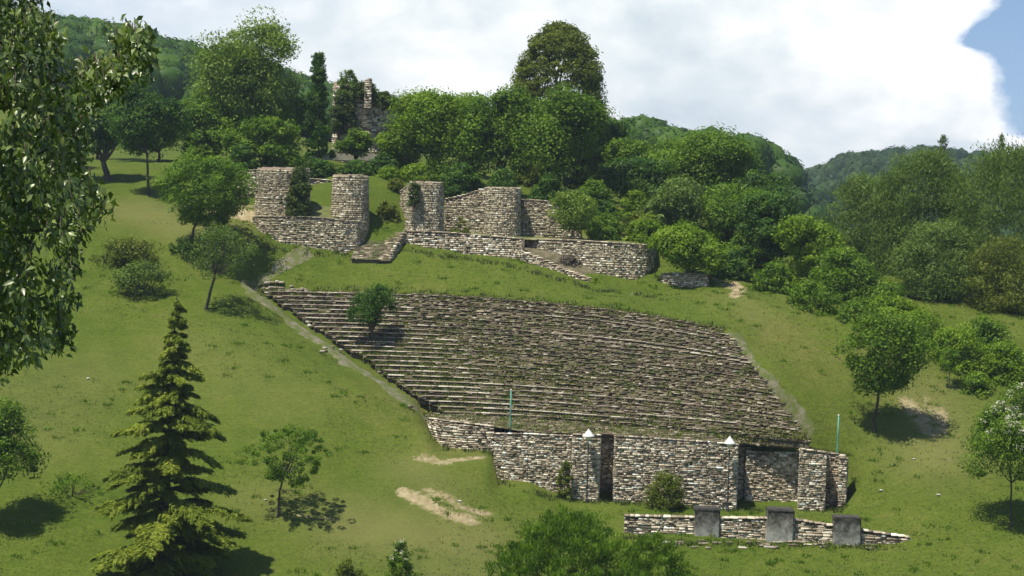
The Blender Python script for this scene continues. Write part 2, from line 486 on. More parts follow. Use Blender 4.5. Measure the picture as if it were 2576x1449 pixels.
ML_flower = mat_leaf('blossom', fol((0.35, 0.36, 0.22), (0.5, 0.5, 0.36), (0.65, 0.65, 0.5)), trans=0.2)
ML_dry = mat_leaf('dry_brush', fol((0.05, 0.04, 0.028), (0.10, 0.085, 0.06), (0.17, 0.15, 0.11)), trans=0.1)
ML_grass = mat_leaf('grass_blade', fol((0.045, 0.070, 0.014), (0.080, 0.110, 0.022), (0.13, 0.15, 0.04)), trans=0.25)

# ground
def mat_ground():
    m, t, b = new_mat('meadow'); q = NB(t)
    n1 = q.noise(0.06, 4, 0.55); n2 = q.noise(0.5, 5, 0.65); n3 = q.noise(4.0, 4, 0.7)
    g = q.n('ShaderNodeNewGeometry')
    mp_ = q.n('ShaderNodeMapping'); mp_.inputs['Scale'].default_value = (0.5, 1.6, 1.6)
    q.l(g.outputs['Position'], mp_.inputs[0])
    n4 = q.noise(1.0, 5, 0.7, vec=mp_.outputs[0])
    f = q.m('ADD', q.m('MULTIPLY', n1, 0.6), q.m('ADD', q.m('MULTIPLY', n2, 0.34), q.m('MULTIPLY', n4, 0.24)))
    c = q.ramp(f, [(0.40, (0.038, 0.070, 0.006)), (0.50, (0.060, 0.093, 0.009)), (0.62, (0.080, 0.110, 0.014)), (0.78, (0.115, 0.122, 0.028))])
    k = q.ramp(n3, [(0.25, 0.62), (0.5, 0.98), (0.75, 1.28)])
    c = q.mix(1.0, c, k, 'MULTIPLY')
    # small darker weed specks
    vo = q.n('ShaderNodeTexVoronoi'); vo.inputs['Scale'].default_value = 0.55
    q.l(mp_.outputs[0], vo.inputs['Vector'])
    sp = q.m('MULTIPLY', q.m('SUBTRACT', 0.16, vo.outputs['Distance']), 9.0, clamp=True)
    sp = q.m('MULTIPLY', sp, q.m('MULTIPLY', q.m('SUBTRACT', n2, 0.45), 6.0, clamp=True))
    c = q.mix(q.m('MULTIPLY', sp, 0.6), c, (0.035, 0.055, 0.014))
    at = q.n('ShaderNodeAttribute'); at.attribute_name = 'soil'
    sf = q.m('MULTIPLY', q.m('SUBTRACT', q.m('ADD', at.outputs['Fac'], q.m('MULTIPLY', q.noise(2.2, 5, 0.7), 0.9)), 0.95), 4.0, clamp=True)
    sc = q.ramp(q.noise(1.5, 4, 0.6), [(0.3, (0.20, 0.15, 0.085)), (0.7, (0.42, 0.36, 0.22))])
    c = q.mix(sf, c, sc)
    at2 = q.n('ShaderNodeAttribute'); at2.attribute_name = 'dry'
    c = q.mix(q.m('MULTIPLY', at2.outputs['Fac'], 0.6), c, (0.19, 0.17, 0.07))
    q.l(c, b.inputs['Base Color']); b.inputs['Roughness'].default_value = 0.95
    b.inputs['Specular IOR Level'].default_value = 0.1
    hb = q.m('ADD', q.m('MULTIPLY', n3, 0.4), n4)
    q.bump(hb, 0.7, 0.25, b)
    return m
M_ground = mat_ground()
# soil attribute along real tracks
SOIL = [  # (list of (u,v)), radius m, strength
    ([(1010, 1240), (1040, 1250), (1075, 1268), (1110, 1290), (1190, 1312)], 0.75, 0.92),
    ([(1075, 1235), (1130, 1255), (1170, 1280), (1225, 1295)], 0.7, 0.78),
    ([(980, 1200), (1040, 1210), (1090, 1205)], 0.8, 0.45),
    ([(1050, 1155), (1110, 1163), (1165, 1158), (1210, 1152)], 0.7, 0.78),
    ([(2285, 1015), (2310, 1050), (2345, 1085)], 1.2, 0.85), ([(2370, 1035), (2365, 1090)], 0.8, 0.82), ([(2330, 1000), (2350, 1060)], 0.8, 0.6),
    ([(2360, 1120), (2390, 1165)], 0.5, 0.6), ([(2230, 1160), (2290, 1155)], 0.5, 0.45),
    ([(1830, 705), (1862, 725), (1850, 745)], 0.8, 0.95), ([(1800, 700), (1830, 725)], 0.7, 0.7),
    ([(520, 538), (580, 535), (640, 545)], 1.3, 1.0), ([(600, 520), (640, 520)], 0.9, 0.7),
    ([(740, 1296), (800, 1303), (870, 1322)], 0.3, 0.75), ([(1900, 1420), (1960, 1425)], 0.3, 0.4),
]
def near_mask(lines, x, Y):
    res = np.zeros(x.shape)
    for pl, r, st in lines:
        w = [G(*p) for p in pl]
        for a, b in zip(w[:-1], w[1:]):
            ab = b[:2] - a[:2]; L2 = (ab ** 2).sum() + 1e-6
            t = np.clip(((x - a[0]) * ab[0] + (Y - a[1]) * ab[1]) / L2, 0, 1)
            d = np.hypot(x - a[0] - t * ab[0], Y - a[1] - t * ab[1])
            res = np.maximum(res, st * np.exp(-(d / r) ** 2 * 0.7))
    return res
DRY = [([(900, 1330), (1050, 1350), (1200, 1370)], 3.5, 0.7), ([(1100, 1449), (1300, 1420)], 3, 0.5), ([(1030, 1180), (1100, 1230)], 2.5, 0.5),
       ([(0, 1000), (200, 960), (100, 1100)], 4, 0.35), ([(2330, 1000), (2350, 1150)], 3.5, 0.7), ([(1850, 745), (1900, 800)], 2.0, 0.35),
       ([(330, 530), (420, 560), (560, 580)], 3, 0.7), ([(640, 1260), (900, 1280)], 2.5, 0.4), ([(500, 880), (700, 1000)], 4, 0.25)]
sx, sy = GX.ravel(), GY.ravel()
soil = near_mask(SOIL, sx, sy); dry = near_mask(DRY, sx, sy)
nx, ny = len(gx), len(gy)
ii = np.arange(nx * ny).reshape(ny, nx)
gf = np.stack([ii[:-1, :-1], ii[:-1, 1:], ii[1:, 1:], ii[1:, :-1]], -1).reshape(-1, 4)
gm = mesh_np('meadow_ground', np.stack([sx, sy, GZ.ravel()], -1), gf, M_ground, smooth=True)
for nme, arr in (('soil', soil), ('dry', dry)):
    a = gm.attributes.new(nme, 'FLOAT', 'POINT'); a.data.foreach_set('value', arr.astype(np.float32))
tag(add('ground', gm), kind='structure')

# paths of packed gravel
def mat_path():
    m, t, b = new_mat('path_gravel'); q = NB(t)
    f = q.noise(0.9, 6, 0.72); f2 = q.noise(6, 4, 0.7)
    c = q.ramp(q.m('ADD', f, q.m('MULTIPLY_ADD', f2, 0.3, -0.15)), [(0.36, (0.065, 0.095, 0.012)), (0.5, (0.105, 0.115, 0.045)), (0.56, (0.14, 0.135, 0.085)), (0.7, (0.20, 0.19, 0.14))])
    q.l(c, b.inputs['Base Color']); b.inputs['Roughness'].default_value = 0.95
    q.bump(f2, 0.6, 0.06, b); return m
M_path = mat_path()
def path_mesh(name, pl, width, lift=0.05, seed=1, mat=None):
    r = random.Random(seed)
    w = [G(*p) for p in pl]
    pts = []
    for a, b in zip(w[:-1], w[1:]):
        n = max(2, int(np.hypot(*(b - a)[:2]) / 0.4))
        for k in range(n): pts.append(a + (b - a) * k / n)
    pts.append(w[-1])
    pts = np.array(pts)
    tx = np.gradient(pts[:, 0]); ty = np.gradient(pts[:, 1]); ln = np.hypot(tx, ty) + 1e-6
    nxn, nyn = -ty / ln, tx / ln
    K = 9
    V = []
    for i in range(len(pts)):
        wl = width * (0.5 + 0.16 * math.sin(i * 0.31) + r.uniform(-.16, .16)); wr = width * (0.5 + 0.16 * math.cos(i * 0.23) + r.uniform(-.1, .1))
        for k in range(K):
            o = -wl + (wl + wr) * k / (K - 1)
            x = pts[i, 0] + nxn[i] * o; y = pts[i, 1] + nyn[i] * o
            edge_ = 1 if 0 < k < K - 1 else -1.6
            V.append((x, y, float(H(x, y)) + lift * edge_))
    ii = np.arange(len(pts) * K).reshape(-1, K)
    fa = np.stack([ii[:-1, :-1], ii[:-1, 1:], ii[1:, 1:], ii[1:, :-1]], -1).reshape(-1, 4)
    return tag(add(name, mesh_np(name, V, fa, mat or M_path, smooth=True)), kind='structure')
path_mesh('path', [(775, 632), (735, 660), (690, 690), (625, 718), (650, 750), (720, 800), (800, 860), (880, 915), (950, 960), (1010, 1005), (1075, 1055)], 1.9, seed=2)
path_mesh('path', [(1838, 838), (1868, 880), (1905, 940), (1945, 1000), (1990, 1060), (2040, 1112)], 1.7, seed=5)

# ------------------------------------------------------------------ stones
POOL = []
def stone_pool(mat):
    res = []
    r = random.Random(5)
    for k in range(8):
        V = []
        for x in (-.5, .5):
            for y in (-.5, .5):
                for z in (-.5, .5):
                    V.append((x + r.uniform(-.07, .07), y + r.uniform(-.08, .08), z + r.uniform(-.08, .08)))
        Fc = [(0, 1, 3, 2), (4, 6, 7, 5), (0, 4, 5, 1), (2, 3, 7, 6), (1, 5, 7, 3), (0, 2, 6, 4)]
        res.append((np.array(V), np.array(Fc)))
    return res
SHAPES = stone_pool(None)
POOLM = {}
def pool_mesh(mat, k):
    key = (mat.name, k)
    if key not in POOLM:
        POOLM[key] = mesh_np('stone', SHAPES[k][0], SHAPES[k][1], mat)
    return POOLM[key]
def emit(root, stones, mat, name='stone', limit=300, rest='stonework', seed=0):
    """stones: (cx,cy,cz,yaw,w,d,h,facing) ; biggest-looking ones become parts"""
    if not stones: return
    r = random.Random(seed)
    S = np.array(stones)
    dist = np.hypot(S[:, 0], S[:, 1])
    score = S[:, 4] * S[:, 6] / dist ** 2 * np.clip(S[:, 7], 0.01, 1)
    order = np.argsort(-score)
    loc = np.array(root.location)
    for i in order[:limit]:
        s = S[i]
        o = bpy.data.objects.new(name, pool_mesh(mat, r.randrange(8)))
        COL.objects.link(o)
        o.parent = root
        o.location = s[:3] - loc
        o.rotation_euler = (r.uniform(-.02, .02), r.uniform(-.02, .02), s[3])
        o.scale = s[4:7]
    rem = order[limit:]
    if len(rem):
        vs = []; fs = []
        for n, i in enumerate(rem):
            s = S[i]; V, Fc = SHAPES[r.randrange(8)]
            q = V * s[4:7]; c, sn = math.cos(s[3]), math.sin(s[3])
            vs.append(np.stack([q[:, 0] * c - q[:, 1] * sn + s[0] - loc[0], q[:, 0] * sn + q[:, 1] * c + s[1] - loc[1], q[:, 2] + s[2] - loc[2]], -1))
            fs.append(Fc + 8 * n)
        tag(add(rest, mesh_np(rest, np.concatenate(vs), np.concatenate(fs), mat), root), kind='stuff')

def face_stones(path, z0, z1, ch=0.18, ln=(0.25, 0.75), depth=0.3, batter=0.0, follow=False, seed=0, proud=0.0, top_jag=0.0, ragged=0.028):
    r = random.Random(seed)
    path = [np.array(p, float)[:2] for p in path]
    cum = [0.0]
    for a, b in zip(path[:-1], path[1:]): cum.append(cum[-1] + float(np.hypot(*(b - a))))
    tot = cum[-1]
    zmin = min(z0(s) for s in np.linspace(0, tot, 40)); zmax = max(z1(s) for s in np.linspace(0, tot, 40))
    span = max(z1(s) - z0(s) for s in np.linspace(0, tot, 40)) if follow else zmax - zmin
    out_ = []
    z = 0.0
    while z < span + 0.01:
        h = ch * r.choice([0.62, 0.8, 1.0, 1.0, 1.2, 1.5]) * r.uniform(0.92, 1.08)
        s = -r.uniform(0, ln[1])
        while s < tot:
            w = r.uniform(*ln) if r.random() < 0.85 else r.uniform(*ln) * 0.55
            a, b = max(s, 0), min(s + w, tot)
            s += w
            # split at path corners
            seg0 = max(0, np.searchsorted(cum, a, side='right') - 1)
            while a < b - 0.05 and seg0 < len(path) - 1:
                e_ = min(b, cum[seg0 + 1])
                if e_ - a > 0.06:
                    mid = (a + e_) / 2
                    zb = z0(mid); zt = z1(mid) - (r.random() ** 2) * top_jag
                    zz = (zb if follow else zmin) + z + h / 2
                    if zb - 0.12 < zz <= zt - h * 0.25:
                        p0, p1 = path[seg0], path[seg0 + 1]
                        L_ = cum[seg0 + 1] - cum[seg0]
                        t = (mid - cum[seg0]) / L_
                        d = (p1 - p0) / L_; nn = np.array((d[1], -d[0]))
                        hh = min(h, (zt - (zz - h / 2))) if zz + h / 2 > zt else h
                        off = r.uniform(-ragged, ragged) + proud - depth / 2 - batter * (zz - zb)
                        c = p0 + (p1 - p0) * t + nn * off
                        fac = -(nn[0] * c[0] + nn[1] * c[1]) / math.hypot(*c)
                        out_.append((c[0], c[1], zz - h / 2 + hh / 2, math.atan2(d[1], d[0]) + r.uniform(-.02, .02), (e_ - a) * (0.95 if batter == 0 else 0.93), depth, hh * 0.93, fac))
                a = e_; seg0 += 1
        z += h
    return out_

def wall_core(path, z0, z1, thick, batter=0.0, inset=0.07, closed=False, mat=None, top=True, name='wall_core', root=None, below=0.6):
    path = [np.array(p, float)[:2] for p in path]
    n = len(path)
    cum = [0.0]
    for a, b in zip(path[:-1], path[1:]): cum.append(cum[-1] + float(np.hypot(*(b - a))))
    nr = []
    for i in range(n):
        ds = []
        if i > 0: ds.append((path[i] - path[i - 1]) / (cum[i] - cum[i - 1]))
        if i < n - 1: ds.append((path[i + 1] - path[i]) / (cum[i + 1] - cum[i]))
        nn = sum(np.array((d[1], -d[0])) for d in ds) / len(ds)
        l2 = (nn ** 2).sum()
        nn = nn / max(l2, 0.25)
        nr.append(nn)
    V = []; Fq = []
    loc = np.array(root.location) if root else np.zeros(3)
    for i in range(n):
        zb = z0(cum[i]) - below; zt = z1(cum[i]) - 0.03
        a = path[i] - nr[i] * inset; b = path[i] - nr[i] * (inset + batter * (zt - zb))
        V.append((*a, zb)); V.append((*b, zt))
        c = path[i] - nr[i] * thick
        V.append((*c, zt)); V.append((*c, zb))
    for i in range(n - 1):
        k = 4 * i
        Fq.append((k, k + 4, k + 5, k + 1))
        if top:
            Fq.append((k + 1, k + 5, k + 6, k + 2)); Fq.append((k + 2, k + 6, k + 7, k + 3))
    if top and not closed:
        Fq.append((0, 1, 2, 3)); k = 4 * (n - 1); Fq.append((k, k + 3, k + 2, k + 1))
    return add(name, mesh_np(name, np.array(V) - loc, Fq, mat or M_mortar), root)

def lin(xs, ys):
    return lambda s: float(np.interp(s, xs, ys))

def image_wall(pts, **k):
    """pts: (u, v_top, v_base, Y) -> path, z-top fn, z-base fn"""
    path = []; zt = []; zb = []; cum = [0.0]
    for i, (u, vt, vb, Y) in enumerate(pts):
        a = P(u, vt, Y); b = P(u, vb, Y)
        path.append(a[:2]); zt.append(a[2]); zb.append(b[2])
        if i: cum.append(cum[-1] + float(np.hypot(*(path[i] - path[i - 1]))))
    return path, lin(cum, zt), lin(cum, zb), cum

def caps(path, z1, ln=(0.3, 0.7), h=0.10, depth=0.5, seed=0, batter_off=0.0):
    st = face_stones(path, lambda s: z1(s) - 0.0, lambda s: z1(s) + h * 1.2, ch=h, ln=ln, depth=depth, follow=True, seed=seed, proud=0.04 - batter_off)
    return st

# ------------------------------------------------------------------ amphitheatre seating
ROWS = 26
root = empty('amphitheatre_seating', theatre(0.5, 0.0), 'curved bank of worn stone seating steps on the grassy hillside', 'amphitheatre')
rl = np.array(root.location)
S = np.linspace(0, 1, 61)
st_small = []; st_slab = []
for i in range(ROWS):
    t0 = i / ROWS; t1 = (i + 1) / ROWS
    # ragged ends of the rows
    a0 = random.uniform(-0.012, 0.012); a1 = 1 + random.uniform(-0.008, 0.008)
    ss = a0 + (a1 - a0) * S
    f0 = theatre(ss, np.full_like(ss, t0)[:, None]); f1 = theatre(ss, np.full_like(ss, t1)[:, None])
    rise = f1[:, 2] - f0[:, 2]
    zlo = f0[:, 2]; zhi = f1[:, 2]
    V = []
    for k in range(len(ss)):
        V += [(f0[k, 0], f0[k, 1] + 0.12, zlo[k] - 0.5), (f0[k, 0], f0[k, 1] + 0.12, zhi[k] - 0.04), (f1[k, 0], f1[k, 1] + 0.25, zhi[k] - 0.04)]
    Fq = []
    for k in range(len(ss) - 1):
        b = 3 * k
        Fq += [(b, b + 3, b + 4, b + 1), (b + 1, b + 4, b + 5, b + 2)]
    add('seating_row', mesh_np('seating_row', np.array(V) - rl, Fq, M_mortar_dark), root)
    cum = np.concatenate([[0], np.cumsum(np.hypot(np.diff(f0[:, 0]), np.diff(f0[:, 1])))])
    path = [f0[k, :2] for k in range(len(ss))]
    zl = lin(cum, zlo); zh = lin(cum, zhi)
    st_small += face_stones(path[::3] + [path[-1]] if (len(path) - 1) % 3 else path[::3], zl, lambda s, f=zh: f(s) - 0.09, ch=0.14, ln=(0.16, 0.5), depth=0.3, follow=True, seed=i * 3 + 1, ragged=0.06)
    # slabs on the tread: long and even towards the left end, broken elsewhere
    r = random.Random(100 + i)
    tot = cum[-1]; s = r.uniform(0, 0.3)
    good_row = 0.75 if (i % 5 in (0, 3)) else 0.35
    while s < tot:
        sf = s / tot
        clean = sf < r.uniform(0.16, 0.30) or (i in (1, 3, 5, 6) and sf < 0.5) or (sf > 0.55 and i in (17, 18, 22, 5, 2))
        w = r.uniform(0.6, 1.5) if clean else r.uniform(0.25, 0.7)
        keep = 0.96 if clean else good_row + 0.15
        e_ = min(s + w, tot)
        if e_ - s > 0.15 and r.random() < keep:
            m = (s + e_) / 2; k = np.searchsorted(cum, m) - 1; tt = (m - cum[k]) / (cum[k + 1] - cum[k])
            c = f0[k] * (1 - tt) + f0[k + 1] * tt; d = f0[k + 1] - f0[k]; yaw = math.atan2(d[1], d[0])
            if not clean: yaw += r.uniform(-.12, .12)
            dep = r.uniform(0.45, 0.6) if clean else r.uniform(0.25, 0.55)
            z = zh(m) - 0.045 + (0 if clean else r.uniform(-.05, .03))
            st_slab.append((c[0] - math.sin(yaw) * dep * .5 * 0.9, c[1] + 0.5 * dep - 0.05, z, yaw, (e_ - s) * 0.97, dep, 0.1, 1.0 if (clean or r.random() < 0.10) else 0.9))
        s = e_
    # loose rubble lying on the treads
    for _ in range(110):
        q = r.uniform(0.2, 0.98); k = int(q * 59); c = f0[k] * 0.35 + f1[k] * 0.65
        st_small.append((c[0] + r.uniform(-.3, .3), c[1] + r.uniform(-.1, .15), zhi[k] + 0.03, r.uniform(-.8, .8), r.uniform(.15, .5), r.uniform(.15, .35), r.uniform(.08, .2), 0.9))
rr_ = random.Random(12)
for (uc, vc, du, dv, nn_) in ((720, 744, 60, 10, 60), (680, 732, 30, 5, 20), (785, 822, 14, 6, 9), (970, 936, 16, 9, 10), (860, 868, 60, 30, 16), (1090, 1010, 60, 25, 14)):
    for _ in range(nn_):
        g_ = G(uc + rr_.uniform(-du, du), vc + rr_.uniform(-dv, dv))
        st_slab.append((g_[0], g_[1], g_[2] + 0.32 + rr_.uniform(-.1, .08), rr_.uniform(-.7, .7), rr_.uniform(.2, .6), rr_.uniform(.2, .4), rr_.uniform(.1, .25), 1.0))
emit(root, [q for q in st_slab if q[7] > 0.99], MS_slab, 'slab', 300, 'slabwork', 3)
emit(root, [q for q in st_slab if q[7] <= 0.99], MS_seat, 'broken_slab', 300, 'broken_slabwork', 33)
emit(root, st_small, MS_seat, 'stone', 300, 'rubble', 4)

# ------------------------------------------------------------------ stage retaining wall
W = [(1243, 1092, 1206, 160.6), (1330, 1093, 1212, 159.6), (1385, 1096, 1236, 159.2), (1440, 1098, 1256, 158.9),
     (1441, 1094, 1256, 157.6), (1512, 1096, 1262, 157.4), (1511, 1096, 1262, 161.4), (1547, 1097, 1262, 161.4), (1546, 1098, 1264, 157.8),
     (1620, 1102, 1266, 157.4), (1700, 1108, 1270, 157.0), (1780, 1113, 1276, 156.7), (1858, 1120, 1284, 156.4), (1858, 1124, 1284, 160.4),
     (1874, 1124, 1284, 160.4), (1878, 1138, 1284, 159.9), (2012, 1142, 1284, 158.9), (2012, 1130, 1284, 155.2), (2080, 1140, 1286, 154.9), (2080, 1142, 1286, 157.3),
     (2112, 1144, 1286, 157.2), (2112, 1152, 1270, 155.6), (2132, 1155, 1262, 155.5), (2134, 1155, 1262, 158.5)]
path, zt, zb, cum = image_wall(W)
root = empty('retaining_wall', P(1700, 1270, 157), 'tall dry stone retaining wall with dark slots below the seating', 'stone wall')
wall_core(path, zb, zt, 1.0, root=root, top=False, mat=M_mortar)
st = face_stones(path, zb, zt, ch=0.15, ln=(0.18, 0.52), depth=0.3, seed=21, top_jag=0.25, ragged=0.035)
cp_ = caps(path, zt, seed=22)
emit(root, st + cp_, MS_wall, 'stone', 300, 'stonework', 5)
MAINTOP = [P(*(w[0], w[1], w[3])) for w in W]
# left wing
W2 = [(1074, 1052, 1062, 165.0), (1085, 1054, 1090, 163.8), (1110, 1058, 1124, 162.6), (1175, 1066, 1130, 162.0), (1244, 1074, 1136, 162.0)]
path, zt, zb, cum = image_wall(W2)
root = empty('retaining_wall', P(1170, 1128, 162), 'low left wing of dry stone wall curving into the grass slope', 'stone wall')
wall_core(path, zb, zt, 1.2, root=root, mat=M_mortar_dark)
emit(root, face_stones(path, zb, zt, ch=0.165, ln=(0.22, 0.65), depth=0.3, seed=31, top_jag=0.1) + caps(path, zt, seed=32), MS_wall, 'stone', 300, 'stonework', 6)

# flat strip between the seating and the wall
M_strip = mat_plain('trodden_terrace', (0.07, 0.085, 0.022), (0.16, 0.15, 0.075), 0.8, bump=0.6)
fr = []; bk = []
uu = np.linspace(1075, 2128, 60)
wu = [w[0] for w in W if w[0] not in (1512, 1546, 1858, 1876, 2080, 2112)]
for u in uu:
    # front edge: just behind the face line of the wall
    Yf = np.interp(u, [1075, 1110, 1243, 1244, 1330, 1512, 1858, 2012, 2132], [165.2, 163.4, 162.6, 161.6, 160.5, 160.9, 159.9, 158.2, 157.9])
    vf = np.interp(u, [1075, 1110, 1243, 1330, 1512, 1700, 1858, 2012, 2132], [1052, 1058, 1076, 1090, 1094, 1106, 1119, 1130, 1150])
    a = P(u, vf - 2, Yf)
    sb = np.interp(a[0], theatre(S, np.zeros(61)[:, None])[:, 0], S)
    b = theatre(np.array([sb]), np.array([[0.0]]))[0]
    zz = 11.48
    fr.append((a[0], a[1] - 0.05, min(a[2], 11.55) + 0.02)); bk.append((a[0], max(b[1] + 0.35, a[1] + 0.4), b[2] + 0.03 if sb < 1 else a[2]))
V = fr + bk; n = len(fr)
tag(add('terrace', mesh_np('terrace', V, [(i, i + 1, n + i + 1, n + i) for i in range(n - 1)], M_strip, smooth=True)), kind='structure')

rq = random.Random(77); sst = []
for _ in range(900):
    k = rq.randrange(n - 1); t = rq.random() ** 1.2; q = rq.random()
    a = np.array(fr[k]) * (1 - q) + np.array(fr[k + 1]) * q; b = np.array(bk[k]) * (1 - q) + np.array(bk[k + 1]) * q
    c = a + (b - a) * t
    sst.append((c[0], c[1], c[2] + 0.02, rq.uniform(-.25, .15), rq.uniform(.2, .75), rq.uniform(.15, .35), rq.uniform(.08, .22), 1.0))
root = empty('loose_stones', (V[n // 2][0], V[n // 2][1], V[n // 2][2]), 'spread of loose flat stones on the strip between seating and wall', 'loose stones')
emit(root, sst, MS_seat, 'stone', 300, 'stonework', 79)
STRIP = [np.array(fr[k]) * (1 - t) + np.array(bk[k]) * t for k in range(n) for t in (0.15, 0.4, 0.7, 0.9)]

# ------------------------------------------------------------------ low wall with concrete piers
W3 = [(1570, 1300, 1348, 150.5), (1660, 1302, 1352, 150.1), (1745, 1304, 1362, 149.7), (1812, 1306, 1362, 149.4), (1928, 1306, 1362, 149.0), (2000, 1310, 1366, 148.8),
      (2095, 1325, 1370, 148.5), (2168, 1336, 1374, 148.2), (2230, 1346, 1374, 148.0), (2290, 1355, 1376, 147.8)]
path, zt, zb, cum = image_wall(W3)
root = empty('low_wall', P(1960, 1362, 149), 'low rubble wall with three blocky piers on the lawn', 'low wall')
rl = np.array(root.location)
wall_core(path, zb, zt, 0.7, root=root, mat=M_mortar_dark)
emit(root, face_stones(path, zb, zt, ch=0.17, ln=(0.25, 0.8), depth=0.3, seed=41, top_jag=0.25) + caps(path, zt, seed=42, h=0.1, depth=0.7), MS_wall, 'stone', 300, 'stonework', 7)
import bmesh
def box_me(name, size, mat, bev=0.03, taper=1.0, jit=0.0, seed=0):
    bm = bmesh.new(); bmesh.ops.create_cube(bm, size=1.0)
    r = random.Random(seed)
    for v in bm.verts:
        k = taper if v.co.z > 0 else 1.0
        v.co = Vector((v.co.x * size[0] * k + r.uniform(-jit, jit), v.co.y * size[1] * k + r.uniform(-jit, jit), v.co.z * size[2]))
    if bev: bmesh.ops.bevel(bm, geom=bm.edges[:], offset=bev, segments=2, affect='EDGES')
    me = bpy.data.meshes.new(name); bm.to_mesh(me); bm.free(); me.materials.append(mat)
    return me
M_conc_dark = mat_plain('lichened_cap', (0.02, 0.019, 0.017), (0.085, 0.08, 0.07), 3.0)
for k, (u0, u1, vt, vb, Y) in enumerate(((1745, 1812, 1280, 1356, 149.2), (1928, 2000, 1283, 1360, 148.5), (2095, 2168, 1303, 1372, 147.9))):
    a = P(u0, vb, Y); b = P(u1, vt, Y)
    w = b[0] - a[0]; h = b[2] - a[2] + 0.3
    o = add('pier', box_me('pier', (w, 1.3, h), M_conc, 0.09, 0.95, 0.10, k), root, np.array(((a[0] + b[0]) / 2, Y + 0.65, (a[2] + b[2]) / 2 - 0.15)) - rl)
    c = add('coping', box_me('coping', (w * 0.99, 1.34, 0.2), M_conc_dark, 0.05, 0.93, 0.06, k + 9), o, (0, -0.02, h / 2 - 0.08))
# scattered slabs at the foot of the wall
r = random.Random(9); sl = []
for _ in range(46):
    u = r.uniform(1640, 2250); v = r.uniform(1364, 1382); g = G(u, v)
    sl.append((g[0], g[1], g[2] + 0.05, r.uniform(-.4, .4), r.uniform(.2, .8), r.uniform(.2, .4), r.uniform(.08, .2), 1.0))
emit(root, sl, MS_slab, 'fallen_stone', 60, 'fallen_stonework', 8)

# ------------------------------------------------------------------ castle
def tower(u0, u1, vt, vb, Yc, label, seed, batter=0.03, drop=1.2, jag=0.35, squash=1.0, topdisc=True, mat=MS_castle, below_extra=0.0):
    Rr = (u1 - u0) / 2 * Yc / F
    c = P((u0 + u1) / 2, vb, Yc); zt_ = P((u0 + u1) / 2, vt, Yc - Rr)[2]
    zb_ = c[2] - drop
    root = empty('tower_stump', (c[0], c[1], zb_), label, 'stone tower', 'ruined towers')
    n = 26
    ph = [math.pi / 2 + 2 * math.pi * k / n for k in range(n + 1)]
    path = [(c[0] + Rr * math.cos(a), c[1] + Rr * squash * math.sin(a)) for a in ph]
    rj = random.Random(seed)
    tz = [zt_ - rj.uniform(0, jag) for _ in range(n)]; tz.append(tz[0])
    cum = [0.0]
    for a, b in zip(path[:-1], path[1:]): cum.append(cum[-1] + math.dist(a, b))
    zt = lin(cum, tz); zb = lambda s: zb_
    wall_core(path, zb, zt, Rr * 0.9, batter, root=root, closed=True, name='tower_core')
    if topdisc:
        V = [(0, 0, min(tz) - zb_ - 0.1 + 0.25)] + [((p[0] - c[0]) * .9, (p[1] - c[1]) * .9, min(tz) - zb_ - 0.1) for p in path[:-1]]
        V = np.array(V); Fq = [(0, 1 + i, 1 + (i + 1) % n) for i in range(n)]
        add('tower_top', mesh_np('tower_top', V, Fq, M_strip), root)
    emit(root, face_stones(path, zb, zt, ch=0.17, ln=(0.15, 0.42), depth=0.32, batter=batter, seed=seed, ragged=0.025), mat, 'stone', 300, 'stonework', seed)
    return root, c, Rr, zb_, zt_
T1 = tower(640, 782, 420, 541, 200.2, 'leftmost round tower stump with dark bush against its right side', 51)
T2 = tower(830, 930, 438, 552, 199.0, 'round tower stump just right of the bushy leftmost one', 52, 0.035)
T3 = tower(1017, 1118, 455, 580, 198.6, 'round tower stump with ivy on its crown beside the grassy gap', 53, 0.035)

def simple_wall(name, pts, label, thick, seed, mat=MS_castle, ch=0.17, ln=(0.15, 0.44), jag=0.3, capped=True, core_mat=None, cat='stone wall', group='castle ruin walls', limit=300, capd=0.55, below=0.8):
    path, zt, zb, cum = image_wall(pts)
    m = pts[len(pts) // 2]
    root = empty(name, P(m[0], m[2], m[3]), label, cat, group)
    wall_core(path, lambda s: zb(s) - 0.3, zt, thick, root=root, mat=core_mat, below=below)
    st = face_stones(path, lambda s: zb(s) - 0.35, zt, ch=ch, ln=ln, depth=0.32, seed=seed, top_jag=jag)
    if capped: st += caps(path, zt, seed=seed + 1, depth=capd)
    emit(root, st, mat, 'stone', limit, 'stonework', seed)
    return root
# fourth tower face with wall rising to it from the left
T4 = tower(1216, 1311, 470, 598, 200.0, 'plain round tower stump at the right end of the rising wall', 54, 0.02, jag=0.15)
simple_wall('castle_wall', [(1118, 502, 582, 201.5), (1150, 496, 586, 201.3), (1185, 486, 592, 200.8), (1222, 474, 597, 200.2)],
            'castle wall rising to the plain round tower on its right', 1.2, 61)
simple_wall('castle_wall', [(1311, 503, 602, 201.2), (1345, 504, 603, 200.8), (1385, 508, 603, 200.4), (1400, 522, 603, 200.2), (1425, 550, 603, 200.0), (1462, 588, 603, 199.8)],
            'castle wall fragment with top sloping steeply down behind a sapling', 1.2, 62)
simple_wall('castle_wall', [(775, 450, 530, 209.0), (806, 452, 532, 209.2), (838, 455, 535, 209.5)], 'short back wall glimpsed between the two left towers', 1.0, 63)
simple_wall('castle_wall', [(584, 440, 478, 206.5), (612, 430, 480, 206.0), (644, 428, 482, 205.5)], 'grey wall stub left of the leftmost tower', 1.0, 64, mat=MS_wall)
simple_wall('castle_wall', [(1006, 482, 560, 204.5), (1020, 472, 565, 202.5), (1030, 468, 570, 201.3)], 'ivied wall stub joining the ivy topped tower on its left', 0.9, 65)
